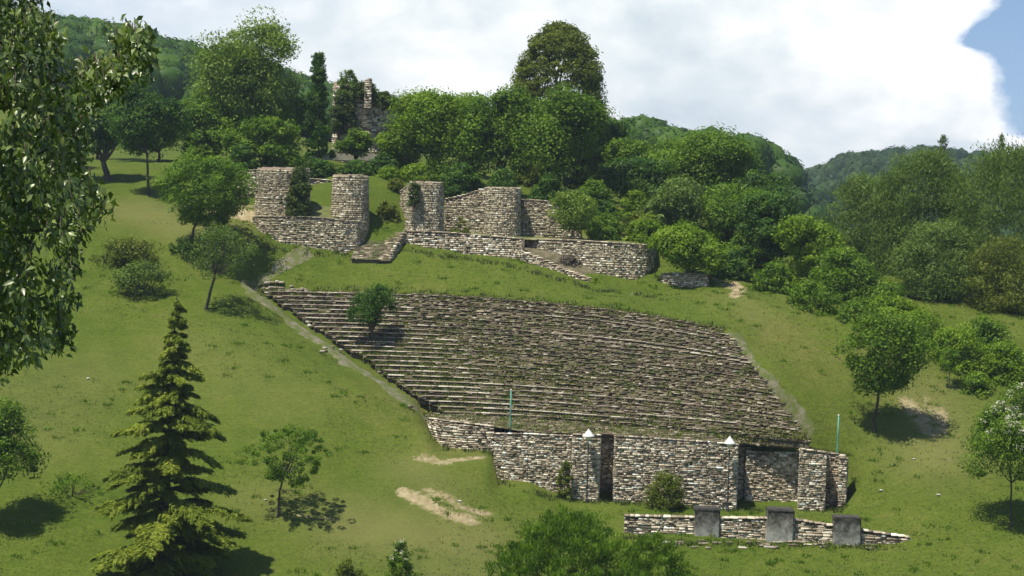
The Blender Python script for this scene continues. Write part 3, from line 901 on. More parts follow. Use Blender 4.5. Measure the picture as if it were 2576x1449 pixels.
# lower terrace walls
simple_wall('terrace_wall', [(634, 546, 604, 198.6), (650, 545, 616, 197.4), (700, 545, 624, 196.6), (760, 546, 630, 196.2), (820, 549, 634, 195.9), (865, 556, 636, 195.7), (900, 558, 638, 196.2), (922, 560, 628, 197.6), (930, 562, 610, 199.2)],
            'lower castle terrace wall under the two left towers', 1.0, 71, capped=True, capd=0.8)
simple_wall('terrace_wall', [(1014, 582, 622, 197.0), (1060, 583, 630, 196.4), (1130, 586, 640, 195.9), (1200, 592, 652, 195.2), (1270, 598, 664, 194.4), (1315, 602, 676, 194.0)],
            'long lower terrace wall right of the stairs below the ivy topped tower', 1.0, 72, mat=MS_wall)
simple_wall('terrace_wall', [(1312, 603, 660, 197.0), (1390, 604, 680, 195.2), (1450, 606, 700, 193.8), (1510, 610, 718, 192.4), (1560, 613, 728, 191.6), (1600, 616, 735, 191.4), (1630, 618, 738, 192.2), (1646, 620, 740, 193.8), (1651, 621, 740, 196.5), (1648, 621, 730, 200)],
            'big rounded bastion wall at the right end of the castle', 1.2, 73)
simple_wall('terrace_wall', [(1312, 634, 668, 193.6), (1360, 652, 688, 192.7), (1420, 680, 706, 191.5), (1480, 702, 722, 190.2)],
            'thin sloping stone kerb at the foot of the bastion', 0.8, 74, mat=MS_wall, capd=0.7, jag=0.1)
simple_wall('terrace_wall', [(1662, 690, 742, 190.5), (1700, 688, 748, 189.5), (1745, 690, 752, 188.6), (1778, 694, 752, 188.6), (1784, 696, 750, 190)],
            'low shaded wall under the trees right of the bastion', 0.9, 75, mat=MS_wall)
# grassed terraces behind the lower walls
M_terr = mat_plain('terrace_turf', (0.06, 0.08, 0.018), (0.14, 0.15, 0.045), 0.8, bump=0.6)
def patch(front, back, name='terrace', mat=M_terr, K=6):
    V = []
    n = len(front)
    for k in range(K + 1):
        for i in range(n):
            a = P(*front[i]); b = P(*back[i]); q = a + (b - a) * k / K
            V.append((q[0], q[1], q[2] + (0.05 * math.sin(i * 2.1 + k * 1.7) if 0 < k else 0)))
    Fq = [(k * n + i, k * n + i + 1, (k + 1) * n + i + 1, (k + 1) * n + i) for k in range(K) for i in range(n - 1)]
    tag(add(name, mesh_np(name, V, Fq, mat, smooth=True)), kind='structure')
patch([(634, 547, 199.4), (700, 546, 197.4), (760, 547, 197.0), (820, 550, 196.8), (865, 557, 196.7), (930, 563, 198.6)],
      [(634, 478, 209), (700, 462, 212), (760, 455, 213), (820, 458, 212), (865, 460, 212), (930, 470, 210)])
patch([(1014, 584, 197.8), (1130, 588, 196.8), (1270, 600, 195.4), (1390, 606, 196.2), (1450, 608, 194.8), (1560, 615, 192.8), (1640, 621, 193.4)],
      [(1030, 570, 202.5), (1130, 577, 203.5), (1270, 585, 204), (1390, 590, 204), (1450, 593, 204), (1560, 598, 203), (1660, 606, 201)])
# bank between kerb and bastion
M_bank = mat_plain('weedy_bank', (0.06, 0.055, 0.028), (0.17, 0.145, 0.09), 1.6, bump=0.6)
patch([(1312, 636, 194.2), (1360, 654, 193.3), (1420, 682, 192.2), (1480, 704, 190.9), (1530, 722, 190.4)],
      [(1312, 612, 197.2), (1365, 622, 196.4), (1425, 640, 194.9), (1485, 668, 193.4), (1535, 700, 192.4)], name='bank', mat=M_bank)
# stairs between the walls
root = empty('stone_stairs', P(950, 635, 195.5), 'broad worn stone ramp stairs between the lower terrace walls', 'stairs')
rl = np.array(root.location)
NS = 26
rs = random.Random(4); ststep = []
Vr = []
for k in range(NS):
    t = k / (NS - 1)
    a = P(884 + 14 * t + 22 * t * t, 643 - 65 * t, 194.4 + 4.8 * t); b = P(984 + 28 * t, 648 - 69 * t, 193.7 + 4.9 * t); a[2] -= 0.25; b[2] -= 0.25
    Vr += [tuple(a - rl - np.array((0, 0, 0.12))), tuple(b - rl - np.array((0, 0, 0.12)))]
    w = math.dist(a[:2], b[:2]); yaw = math.atan2(b[1] - a[1], b[0] - a[0]); s_ = 0
    while s_ < w - 0.1:
        l_ = min(rs.uniform(0.3, 0.8), w - s_); q = a + (b - a) * ((s_ + l_ / 2) / w)
        ststep.append((q[0], q[1], q[2] - 0.06 + rs.uniform(-.025, .025), yaw + rs.uniform(-.06, .06), l_ * 0.95, rs.uniform(0.26, 0.34), 0.2, 1.0)); s_ += l_
emit(root, ststep, MS_stair, 'stone', 300, 'stonework', 78)
n2 = len(Vr); Vr += [(v[0], v[1], v[2] - 2.5) for v in Vr]
Fr = [(2 * k, 2 * k + 1, 2 * k + 3, 2 * k + 2) for k in range(NS - 1)] + [(2 * k, 2 * k + 2, n2 + 2 * k + 2, n2 + 2 * k) for k in range(NS - 1)] + [(2 * k + 1, n2 + 2 * k + 1, n2 + 2 * k + 3, 2 * k + 3) for k in range(NS - 1)] + [(0, n2, n2 + 1, 1)]
add('stair_bed', mesh_np('stair_bed', Vr, Fr, M_bank), root)
path = [P(1014, 640, 194.3)[:2], P(1016, 600, 197.2)[:2]]
z_b = P(1014, 648, 194.3)[2]
# dark cheek wall on the right of the stairs
za = P(1014, 606, 194.6)[2]; zc_ = P(1018, 582, 197.2)[2]
pth = [P(985, 640, 193.8)[:2], P(1018, 622, 196.9)[:2]]
Lc = math.dist(pth[0], pth[1])
st = face_stones([pth[0], pth[1]], lambda s: z_b - 0.4 + s * .3, lambda s: np.interp(s, [0, Lc], [z_b + 0.5, zc_]), ch=0.2, seed=77)
emit(root, st, MS_wall, 'stone', 120, 'stonework', 77)

# ruin behind, ivy grown
Rr = 86 * 232 / F
rc = P(918, 400, 236)
root_r = empty('ruined_keep', (rc[0], rc[1], rc[2] - 1), 'ivy covered ruined keep rising behind the trees with a broken stone spike', 'ruin')
def keep():
    n = 24; zb_ = rc[2] - 1
    path = [(rc[0] + Rr * math.cos(math.pi / 2 + 2 * math.pi * k / n), rc[1] + Rr * math.sin(math.pi / 2 + 2 * math.pi * k / n)) for k in range(n + 1)]
    rj = random.Random(3); tz = []
    for k in range(n):
        ang = math.pi / 2 + 2 * math.pi * k / n
        vt = 238 + 18 * math.cos(ang) + rj.uniform(-16, 16)
        tz.append(P(918, vt, 232)[2])
    tz.append(tz[0])
    cum = [0.0]
    for a, b in zip(path[:-1], path[1:]): cum.append(cum[-1] + math.dist(a, b))
    zt = lin(cum, tz); zb = lambda s: zb_
    wall_core(path, zb, zt, Rr * 0.8, 0.01, root=root_r, closed=True, name='tower_core')
    emit(root_r, face_stones(path, zb, zt, ch=0.24, ln=(0.3, 0.8), depth=0.35, batter=0.01, seed=81, ragged=0.07), MS_wall, 'stone', 300, 'stonework', 81)
    # broken spike of masonry
    a = P(916, 262, 231.0); b = P(935, 196, 231.0); w = b[0] - a[0]
    base = [(a[0], a[1]), (b[0], a[1]), (b[0], a[1] + w), (a[0], a[1] + w), (a[0], a[1])]
    cum = [0, w, 2 * w, 3 * w, 4 * w]
    zt = lin(cum, [b[2] - .3, b[2], b[2] - 0.2, b[2] - 0.7, b[2] - .3]); zb2 = lambda s: a[2] - 0.5
    wall_core(base, zb2, zt, w * 0.5, 0.0, root=root_r, closed=True, name='spike_core')
    emit(root_r, face_stones(base, zb2, zt, ch=0.24, ln=(0.3, 0.6), depth=0.25, seed=82), MS_wall, 'spike_stone', 60, 'spike_stonework', 82)
keep()
# pale wall seen under the trees
a = P(770, 402, 228); b = P(992, 402, 226)
pw = tag(add('rendered_wall', box_me('rendered_wall', (b[0] - a[0], 0.4, 0.8), mat_plain('pale_render', (0.34, 0.32, 0.27), (0.52, 0.5, 0.43), 1.0), 0.04), loc=((a[0] + b[0]) / 2, 227, a[2] + 0.45)),
         'pale rendered low wall glimpsed beneath the trees by the keep', 'low wall')

# ------------------------------------------------------------------ foliage
def leaf_quads(C, A, Nn, ln, wd, tri=False):
    """C centres (n,3); A long axis unit; Nn normals; returns verts, faces of diamonds folded"""
    B = np.cross(Nn, A); B /= (np.linalg.norm(B, axis=1, keepdims=True) + 1e-9)
    ln = np.asarray(ln)[:, None]; wd = np.asarray(wd)[:, None]
    n = len(C)
    if tri:
        V = np.stack([C - A * ln * 0.5 + B * wd * 0.55, C + A * ln * 0.6, C - A * ln * 0.4 - B * wd * 0.55], 1).reshape(-1, 3)
        return V, np.arange(3 * n).reshape(n, 3)
    v0 = C - A * ln * 0.5
    v2 = C + A * ln * 0.5
    v1 = C + B * wd * 0.5 - A * ln * 0.05
    v3 = C - B * wd * 0.5 - A * ln * 0.05
    V = np.stack([v0, v1, v2, v3], 1).reshape(-1, 3)
    return V, np.arange(4 * n).reshape(n, 4)
def unit(v):
    return v / (np.linalg.norm(v, axis=-1, keepdims=True) + 1e-9)
def rand_dirs(r, n):
    return unit(r.normal(size=(n, 3)))

def crown_leaves(r, clumps, rad, per, size, droop=0.0, flat=0.7, aspect=0.62, tone_amp=1.0, outward=None, updir=0.0):
    """clumps (k,3), rad (k,), -> V,F,tone ; leaves in shells about clump centres"""
    k = len(clumps)
    per = int(per * 1.75); size = size * 0.86; rad = rad * r.choice([0.6, 0.85, 1.0, 1.2], len(clumps))
    C = np.repeat(clumps, per, 0); R = np.repeat(rad, per)[:, None]
    d = rand_dirs(r, k * per)
    rr = r.uniform(0.35, 1.0, (k * per, 1)) ** 0.6
    off = d * rr * R; off[:, 2] *= flat
    pos = C + off
    nrm = unit(d + rand_dirs(r, k * per) * 0.8 + np.array((0, 0, 0.45)))
    ax = unit(np.cross(nrm, rand_dirs(r, k * per)))
    if droop: ax = unit(ax + np.array((0, 0, -droop)))
    if updir: ax = unit(ax + np.array((0, 0, updir)) + d * updir * .5)
    ln = size * r.uniform(0.6, 1.35, k * per)
    V, Fq = leaf_quads(pos, ax, nrm, ln, ln * aspect, tri=True)
    ct = np.repeat(r.uniform(0, 1, k), per)
    zz = (off[:, 2] / (R[:, 0] * flat) + 1) / 2
    tone = np.clip(0.5 + (ct - 0.5) * tone_amp, 0, 1)
    return V, Fq, np.repeat(tone, 3)

def tube(pts, rads, n=7):
    pts = np.array(pts, float); V = []; Fq = []
    for i, p in enumerate(pts):
        t = pts[min(i + 1, len(pts) - 1)] - pts[max(i - 1, 0)]
        t = t / (np.linalg.norm(t) + 1e-9)
        a = np.cross(t, (0.3, 0.9, 0.2)); a /= np.linalg.norm(a) + 1e-9; b = np.cross(t, a)
        for k in range(n):
            th = 2 * math.pi * k / n
            V.append(p + (a * math.cos(th) + b * math.sin(th)) * rads[i])
    for i in range(len(pts) - 1):
        for k in range(n):
            Fq.append((i * n + k, i * n + (k + 1) % n, (i + 1) * n + (k + 1) % n, (i + 1) * n + k))
    return np.array(V), np.array(Fq)
def wobble_line(a, b, n, amp, r, sag=0.0):
    a = np.array(a, float); b = np.array(b, float)
    L_ = np.linalg.norm(b - a); res = []
    w = np.zeros(3)
    for i in range(n + 1):
        t = i / n
        if 0 < i < n: w = w * 0.6 + r.normal(size=3) * amp * L_
        q = a + (b - a) * t + w * math.sin(math.pi * t); q[2] += -sag * L_ * math.sin(math.pi * t)
        res.append(q)
    return res

def lobes(r, n=7):
    return unit(r.normal(size=(n, 3)) + np.array((0, 0, 0.3))), r.uniform(0.16, 0.42, n)

def tree(name, label, u0, u1, vt, vb, base=None, Y=None, mat=ML_mid, clumps=120, per=60, size=0.34, seed=1, trunk=0.22, group='trees around the castle',
         shape='round', lean=0.0, limbs=6, cr=None, cat='tree', droop=0.0, bark=None, updir=0.0, depth=0.85, bottom=0.3, blossom=None, tone=1.0, aspect=0.62, dY=0.0, wob=0.02):
    r = np.random.default_rng(seed)
    if base is not None: g = G(*base)
    else:
        q = P((u0 + u1) / 2, vb, Y); g = np.array((q[0], Y, float(H(q[0], Y))))
    Yc = g[1] + dY
    ct = P((u0 + u1) / 2, (vt + vb) / 2, Yc); 
    rx = (u1 - u0) / 2 * Yc / F; rz = (vb - vt) / 2 * Yc / F; ry = rx * depth
    root = empty(name, g, label, cat, group)
    # envelope
    if clumps > 100: clumps = int(clumps * 1.25)
    lb, la = lobes(r)
    d = rand_dirs(r, clumps)
    if shape == 'round': d[:, 2] = np.where((d[:, 2] < -bottom) & (r.random(clumps) < 0.6), -d[:, 2], d[:, 2]); d = unit(d)
    m = 0.70 + (np.maximum((d @ lb.T), 0) ** 6 * la[None, :]).sum(1) * 1.2
    rr = r.uniform(0.25, 1.0, clumps) ** 0.4 * (m + 0.06)
    rr = np.minimum(rr, 1.02)
    pos = d * rr[:, None]
    if shape == 'round' and clumps > 60:
        nl = int(r.integers(11, 18)); ld = rand_dirs(r, nl); ld[:, 2] = np.where(ld[:, 2] < -0.45, -ld[:, 2], ld[:, 2])
        lc = unit(ld) * r.uniform(0.42, 0.78, (nl, 1)); lr = r.uniform(0.24, 0.46, nl)
        k_ = r.integers(0, nl, clumps); dd = unit(rand_dirs(r, clumps) + unit(lc)[k_] * 0.7 + np.array((0, 0, 0.35)))
        pos2 = lc[k_] + dd * lr[k_, None] * r.uniform(0.7, 1.0, (clumps, 1))
        core = r.random(clumps) < 0.22
        pos = np.where(core[:, None], d * r.uniform(0.1, 0.6, (clumps, 1)), pos2)
        nrm_ = np.linalg.norm(pos, axis=1); pos = pos / np.maximum(nrm_ / 1.04, 1)[:, None]
    if shape == 'cone':
        zz = r.uniform(0, 1, clumps) ** 0.8; a = r.uniform(0, 2 * math.pi, clumps)
        rad = (1 - zz) ** 0.9 * r.uniform(0.35, 1.0, clumps) * (0.8 + 0.35 * np.sin(zz * 24)) + 0.05
        pos = np.stack([np.cos(a) * rad, np.sin(a) * rad, zz * 2 - 1], -1)
    if shape == 'dome':
        zz = r.uniform(-1, 1, clumps); a = r.uniform(0, 2 * math.pi, clumps)
        prof = np.sqrt(np.clip(1 - np.clip((zz + 0.35) / 1.35, 0, 1) ** 2.4, 0, 1)) * (1 - 0.12 * np.clip(-zz, 0, 1))
        rad = prof * r.uniform(0.80, 1.0, clumps)
        pos = np.stack([np.cos(a) * rad, np.sin(a) * rad, zz], -1)
    if shape == 'vase':      # broad above, narrow below
        zz = r.uniform(-1, 1, clumps) ** 1; a = r.uniform(0, 2 * math.pi, clumps)
        rad = (0.45 + 0.55 * sstep(zz, -1, 0.1)) * np.sqrt(np.clip(1.05 - np.clip(zz, 0, 1) ** 2, 0.03, 1)) * r.uniform(0.3, 1.0, clumps) ** 0.6
        pos = np.stack([np.cos(a) * rad, np.sin(a) * rad, zz], -1)
    crr = cr if cr else 0.27 * min(rx, rz) + 0.2
    clumps_n = clumps
    sc = np.array((max(rx - crr * 0.2, 0.2), max(ry - crr * 0.2, 0.2), max(rz - crr * 0.2, 0.2))) * (1.1 if shape == "round" else 1.0)
    C = ct + pos * sc
    C[:, 2] = np.maximum(C[:, 2], g[2] + 0.3)
    rads = crr * r.uniform(0.6, 1.35, clumps)
    V, Fq, tn = crown_leaves(r, C, rads, per, size, droop, updir=updir, tone_amp=tone, aspect=aspect)
    add('crown', mesh_np('crown', V - g, Fq, mat, tn), root)
    if blossom:
        k = int(len(C) * 0.5); sel = C[np.argsort(-(C[:, 2] + r.normal(size=len(C)) * 1.0))[:k]] + np.array((0, -crr * .6, crr * 0.6))
        V, Fq, tn = crown_leaves(r, sel, np.full(k, crr * 0.35), 12, size * 0.8)
        add('blossom', mesh_np('blossom', V - g, Fq, blossom, tn), root)
    bk = bark or M_bark
    fork = ct.copy(); fork[2] = max(ct[2] - rz * 0.75, g[2] + 0.4 * (ct[2] - g[2])); fork[0] = g[0] * 0.35 + ct[0] * 0.65; fork[1] = g[1] * .5 + ct[1] * .5
    tl = wobble_line(g - np.array((0, 0, 0.35)), fork, 6, wob, r)
    V, Fq = tube(tl, np.linspace(trunk, trunk * 0.62, 7))
    V[:7] = (V[:7] - (g - np.array((0, 0, .35)))) * 1.5 + (g - np.array((0, 0, .35)))
    add('trunk', mesh_np('trunk', V - g, Fq, bk, smooth=True), root)
    far_idx = r.permutation(clumps)[:limbs]
    for i in far_idx:
        ln_ = wobble_line(fork, C[i], 4, 0.05, r, 0.06)
        V, Fq = tube(ln_, np.linspace(trunk * 0.5, trunk * 0.08, 5), 5)
        add('branch', mesh_np('branch', V - g, Fq, bk, smooth=True), root)
    return root

def bush(name, label, u0, u1, vt, vb, Y=None, mat=ML_mid, clumps=60, per=45, size=0.25, seed=1, group='bushes and undergrowth', cat='bush', stems=5, air=False, spiky=0.0, cr=None, depth=0.8, aspect=0.6, tone=1.0, extra=None):
    r = np.random.default_rng(seed)
    if Y is None: g = G((u0 + u1) / 2, vb)
    else:
        q = P((u0 + u1) / 2, vb, Y); g = np.array((q[0], Y, q[2] if air else min(float(H(q[0], Y)), q[2])))
    Yc = g[1]; rx = (u1 - u0) / 2 * Yc / F; h = P((u0 + u1) / 2, vt, Yc)[2] - g[2]; rx *= 1.06
    root = empty(name, g, label, cat, group)
    zz = r.uniform(0, 1, clumps) ** 0.8; a = r.uniform(0, 2 * math.pi, clumps)
    rad = np.sqrt(np.clip(1 - zz ** 2.2, 0.02, 1)) * r.uniform(0.2, 1, clumps) ** 0.55
    crr = cr if cr else 0.26 * min(rx, h)
    jit = r.uniform(0.8, 1.0, clumps)
    C = g + np.stack([np.cos(a) * rad * (rx - crr * .5) * jit, np.sin(a) * rad * (rx * depth) * jit, crr * .3 + zz * (h - crr) * jit], -1)
    V, Fq, tn = crown_leaves(r, C, crr * r.uniform(0.6, 1.3, clumps), per, size, updir=spiky, aspect=aspect, tone_amp=tone)
    add('foliage', mesh_np('foliage', V - g, Fq, mat, tn), root)
    if extra:
        k = max(4, clumps // 4); sel = C[np.argsort(-C[:, 2])[:k]] + np.array((0, -crr * .5, crr * 0.5))
        V, Fq, tn = crown_leaves(r, sel, np.full(k, crr * .4), 8, size * 0.7)
        add('blossom', mesh_np('blossom', V - g, Fq, extra, tn), root)
    for i in range(stems):
        V, Fq = tube(wobble_line(g - np.array((0, 0, 0.2)), C[i], 3, 0.05, r), np.linspace(0.05, 0.02, 4), 5)
        add('stem', mesh_np('stem', V - g, Fq, M_bark, smooth=True), root)
    return root

# trees, back to front
tree('tall_tree', 'tall loose light green tree left of the keep with spiky top', 488, 765, 66, 430, Y=222, mat=ML_pale, clumps=230, per=70, size=0.36, seed=1, trunk=0.3, updir=0.5)
tree('tree', 'round dark tree between the tall light tree and the left lawn tree', 420, 600, 235, 455, Y=218, mat=ML_mid, clumps=170, per=65, seed=2)
tree('tree', 'leafy tree overhanging the wall stub left of the first tower', 560, 760, 300, 432, Y=214, mat=ML_mid, clumps=130, per=65, seed=3)
tree('tree', 'round crowned dark tree on the upper left lawn with a straight bare trunk', 285, 452, 205, 415, base=(375, 490), mat=ML_dark, clumps=170, per=65, seed=4, trunk=0.17, wob=0.006)
tree('tree', 'thick trunked dark tree at the far left of the upper lawn', 175, 330, 250, 430, base=(275, 452), mat=ML_dark, clumps=150, per=60, seed=5, trunk=0.45)
tree('tree', 'pale green tree in front of the far hill behind the upper left lawn', 160, 330, 180, 330, Y=245, mat=ML_mid, clumps=110, per=60, seed=6)
tree('tree', 'shaded tree at the far left edge of the upper lawn', 20, 240, 240, 480, Y=226, mat=ML_dark, clumps=130, per=60, seed=66)
tree('conifer', 'narrow dark pointed tree beside the ivy covered keep', 742, 856, 132, 420, base=(805, 432, 150, 260), mat=ML_dark, clumps=120, per=42, size=0.32, seed=7, shape='cone', trunk=0.14, updir=0.8, limbs=6, cr=0.5)
tree('tree', 'small leafy tree growing in front of the keep', 850, 940, 330, 415, Y=224, mat=ML_mid, clumps=80, per=60, seed=8)
tree('tree', 'bright bushy tree at the foot of the keep on its right', 935, 1050, 340, 455, Y=218, mat=ML_bright, clumps=100, per=60, seed=9)
tree('tree', 'wide bright green tree above the ivy topped tower', 985, 1210, 225, 470, Y=216, mat=ML_bright, clumps=210, per=70, seed=10, trunk=0.3)
tree('tree', 'dark leafy tree overhanging the high wall', 1150, 1350, 225, 500, Y=213, mat=ML_mid, clumps=230, per=70, seed=11, trunk=0.3)
tree('dome_tree', 'very tall dense dome shaped tree rising above all others', 1283, 1525, 66, 470, Y=228, mat=ML_olive, clumps=620, per=70, size=0.34, seed=12, shape='dome', trunk=0.5, cr=0.95, droop=0.4, tone=0.7)
tree('tree', 'large mid green tree in front of the dome shaped tree', 1300, 1545, 235, 515, Y=212, mat=ML_mid, clumps=260, per=70, seed=13, trunk=0.3)
tree('tree', 'rounded tree right of the dome shaped tree below the ridge', 1520, 1670, 345, 520, Y=222, mat=ML_mid, clumps=140, per=60, seed=14)
tree('tree', 'high leafy tree that tops the right shoulder of the wood', 1650, 1920, 342, 600, Y=218, mat=ML_mid, clumps=260, per=70, seed=15, trunk=0.3)
tree('tree', 'dark tree filling the gap behind the terrace meadow', 1500, 1720, 400, 580, Y=216, mat=ML_dark, clumps=150, per=60, seed=16)
bush('shrub', 'dark bush right of the pale sapling on the terrace', 1475, 1570, 485, 600, Y=204, mat=ML_dark, clumps=70, seed=17)
bush('shrub', 'yellow green bush on the terrace in front of the wood', 1545, 1650, 465, 595, Y=206, mat=ML_bright, clumps=80, seed=18)
tree('sapling', 'pale sapling on a thin trunk before the sloping wall fragment', 1382, 1502, 478, 580, base=None, Y=197.6, mat=ML_pale, clumps=70, per=45, size=0.24, seed=19, trunk=0.06, shape='vase', limbs=5)
tree('tree', 'grey green tree behind the rounded bastion', 1610, 1790, 455, 650, Y=203, mat=ML_grey, clumps=190, per=65, seed=20)
tree('tree', 'bright green low branching tree leaning over the bastion end', 1645, 1810, 560, 722, Y=190, mat=ML_bright, clumps=190, per=60, size=0.3, seed=21)
tree('tree', 'bright green tree in the wood right of the bastion', 1745, 1950, 465, 700, Y=204, mat=ML_mid, clumps=220, per=65, seed=22)
tree('tree', 'dark tree with deep shade above the bare earth patch', 1850, 1985, 485, 735, Y=198, mat=ML_dark, clumps=170, per=65, seed=23)
tree('tree', 'yellow green tree at the edge of the dark wood', 1950, 2120, 545, 790, Y=193, mat=ML_bright, clumps=170, per=65, size=0.3, seed=24)
tree('tree', 'leafy tree filling the wood edge right of the yellow green one', 2040, 2230, 640, 815, Y=189, mat=ML_mid, clumps=150, per=60, size=0.3, seed=25)
bush('shrub', 'low bush at the meadow edge below the yellow green tree', 1950, 2130, 690, 815, mat=ML_mid, clumps=80, seed=26, Y=182)
bush('shrub', 'bush at the meadow edge left of the lone lawn tree', 2070, 2215, 745, 860, mat=ML_mid, clumps=70, seed=27, Y=180)
# willows
tree('willow', 'tall grey green willow left in the right hand wood', 2060, 2300, 450, 780, Y=214, mat=ML_grey, clumps=260, per=70, size=0.4, aspect=0.3, seed=30, updir=0.5, droop=0.0, trunk=0.3, group='willows on the right', shape='vase')
tree('willow', 'broad grey green willow in the middle of the right hand wood', 2180, 2450, 385, 800, Y=208, mat=ML_grey, clumps=330, per=75, size=0.4, aspect=0.3, seed=31, updir=0.9, trunk=0.35, group='willows on the right', shape='vase')
tree('willow', 'large willow cut by the right edge of the picture', 2370, 2700, 372, 860, Y=202, mat=ML_grey, clumps=380, per=75, size=0.4, aspect=0.3, seed=32, updir=0.9, trunk=0.35, group='willows on the right', shape='vase')
tree('willow', 'dull willow low in front of the broad willow', 2230, 2480, 560, 860, Y=196, mat=ML_grey, clumps=240, per=70, size=0.36, aspect=0.32, seed=33, updir=0.3, group='willows on the right', shape='vase')
tree('willow', 'olive willow low at the right edge beneath the large willow', 2420, 2660, 600, 900, Y=192, mat=ML_olive, clumps=240, per=70, size=0.36, aspect=0.32, seed=34, updir=0.3, group='willows on the right', shape='vase')
for k, (u, vt, vb) in enumerate(((2375, 338, 430), (2520, 338, 430))):
    tree('bare_topped_tree', ('wispy half bare tree top left of its twin above the willows', 'wispy half bare tree top nearest the right edge above the willows')[k], u - 50, u + 42, vt, vb + 30, Y=216, mat=ML_grey, clumps=70, per=9, size=0.3, seed=35 + k, limbs=34, trunk=0.14, updir=1.6, aspect=0.3, group='wispy tree tops', cr=0.4, shape='cone')
tree('tree', 'round lone tree on the right lawn with a forked trunk', 2100, 2345, 788, 985, base=(2202, 1085), mat=ML_mid, clumps=210, per=48, size=0.24, seed=40, trunk=0.16, limbs=12, shape='vase', depth=0.6, group='trees on the lawn')
bush('shrub', 'bright bush directly behind the lone lawn tree', 2215, 2410, 765, 905, Y=178.5, mat=ML_bright, clumps=110, seed=41)
bush('shrub', 'yellow green bush right of the lone lawn tree', 2310, 2490, 800, 968, Y=175, mat=ML_bright, clumps=120, seed=42)
bush('shrub', 'bright bush at the wood edge near the right side', 2430, 2610, 845, 990, Y=173.5, mat=ML_bright, clumps=110, seed=43)
bush('shrub', 'small low bush below the wood near the right side', 2380, 2520, 925, 1010, Y=171, mat=ML_mid, clumps=50, seed=44)
bush('shrub', 'bush half cut by the right edge above the blossoming tree', 2500, 2640, 920, 1030, Y=172, mat=ML_mid, clumps=70, seed=45)
tree('blossoming_tree', 'blossoming small tree cut by the right edge', 2440, 2650, 985, 1250, base=(2545, 1325), mat=ML_mid, clumps=170, per=60, size=0.22, seed=46, trunk=0.1, blossom=ML_flower, group='trees on the lawn', wob=0.005)
tree('sapling', 'thin pale stemmed sapling on the right slope by the bushes', 2365, 2415, 860, 935, base=(2388, 978), mat=ML_mid, clumps=22, per=25, size=0.2, seed=47, trunk=0.05, bark=M_barkpale, group='trees on the lawn', limbs=3, wob=0.004)
# left lawn
tree('tree', 'spreading tree on a leaning trunk left of the castle', 392, 645, 398, 565, base=(465, 640), mat=ML_mid, clumps=190, per=60, size=0.26, seed=50, trunk=0.17, limbs=9, shape='vase', group='trees on the lawn', bark=M_bark)
tree('tree', 'thin crowned small tree below the castle with curved trunk', 455, 650, 572, 700, base=(517, 778), mat=ML_grey, clumps=95, per=26, size=0.22, seed=51, trunk=0.17, limbs=14, shape='vase', group='trees on the lawn')
tree('tree', 'small dark tree growing out of the seating steps', 875, 990, 708, 850, base=(942, 897), mat=ML_dark, clumps=85, per=48, size=0.22, seed=52, trunk=0.2, limbs=14, group='trees on the lawn', updir=0.6)
tree('fruit_tree', 'small flat crowned tree on the lower lawn right of the cedar', 612, 840, 1075, 1215, base=(694, 1306), mat=ML_mid, clumps=120, per=44, size=0.17, seed=53, trunk=0.11, limbs=16, shape='vase', group='trees on the lawn', updir=0.7, cr=0.42)
tree('tree', 'dense tree cut by the left edge with shadow on the lawn', -110, 92, 1015, 1275, base=(-10, 1330), mat=ML_mid, clumps=170, per=60, size=0.22, seed=54, trunk=0.15, group='trees on the lawn')
bush('weeds', 'loose weeds between the left edge tree and the cedar', 85, 275, 1178, 1248, mat=ML_mid, clumps=46, per=13, size=0.2, seed=55, spiky=0.8)
bush('brush_heap', 'heap of cut brush on the lawn below the leaning tree', 268, 450, 640, 742, mat=ML_grey, clumps=70, per=40, size=0.24, seed=56, stems=24, cat='brush heap')
bush('shrub', 'yellow green undergrowth behind the brush heap', 225, 420, 580, 680, mat=ML_olive, clumps=90, per=45, size=0.26, seed=57, Y=190)
bush('shrub', 'dark undergrowth along the fallen wood left of the first tower', 410, 520, 590, 640, mat=ML_dark, clumps=30, per=40, size=0.22, seed=58)
bush('shrub', 'rounded olive bush against the retaining wall', 1612, 1732, 1178, 1268, mat=ML_olive, clumps=90, per=50, size=0.17, seed=59, Y=155.6, spiky=0.6)
bush('shrub', 'narrow climbing bush at the corner of the retaining wall', 1392, 1448, 1155, 1252, mat=ML_olive, clumps=50, per=45, size=0.16, seed=60, Y=157.2, spiky=0.5, depth=0.5)
bush('shrub', 'dark bush hanging against the right side of the leftmost tower', 716, 788, 412, 556, mat=ML_ivy, clumps=170, per=60, size=0.22, seed=61, air=True, Y=197.6, cr=0.6, depth=0.8)
bush('ivy', 'ivy tumbling over the crown of the third tower', 1022, 1062, 448, 520, mat=ML_ivy, clumps=40, per=40, size=0.18, seed=62, air=True, Y=196.5, cr=0.3, depth=0.3, cat='ivy')
bush('weeds', 'weeds at the foot of the rising castle wall', 1125, 1195, 540, 584, mat=ML_olive, clumps=30, per=35, size=0.2, seed=63, Y=198.2)
bush('weeds', 'brown weeds on the bank before the bastion', 1380, 1480, 632, 690, mat=ML_dry, clumps=40, per=30, size=0.2, seed=64, Y=193.6, depth=0.3)
bush('ivy', 'ivy mound down the left side of the keep', 824, 905, 222, 335, mat=ML_ivy, clumps=120, per=40, size=0.3, seed=65, air=True, Y=232.2, cr=0.65, cat='ivy')
bush('ivy', 'thick ivy over the broken top of the keep below the spike', 868, 962, 198, 262, mat=ML_ivy, clumps=80, per=40, size=0.3, seed=66, air=True, Y=232.6, cr=0.6, cat='ivy')
bush('ivy', 'ivy tuft on the right rim of the keep', 935, 1004, 226, 272, mat=ML_ivy, clumps=60, per=40, size=0.3, seed=67, air=True, Y=232.6, cr=0.5, cat='ivy')
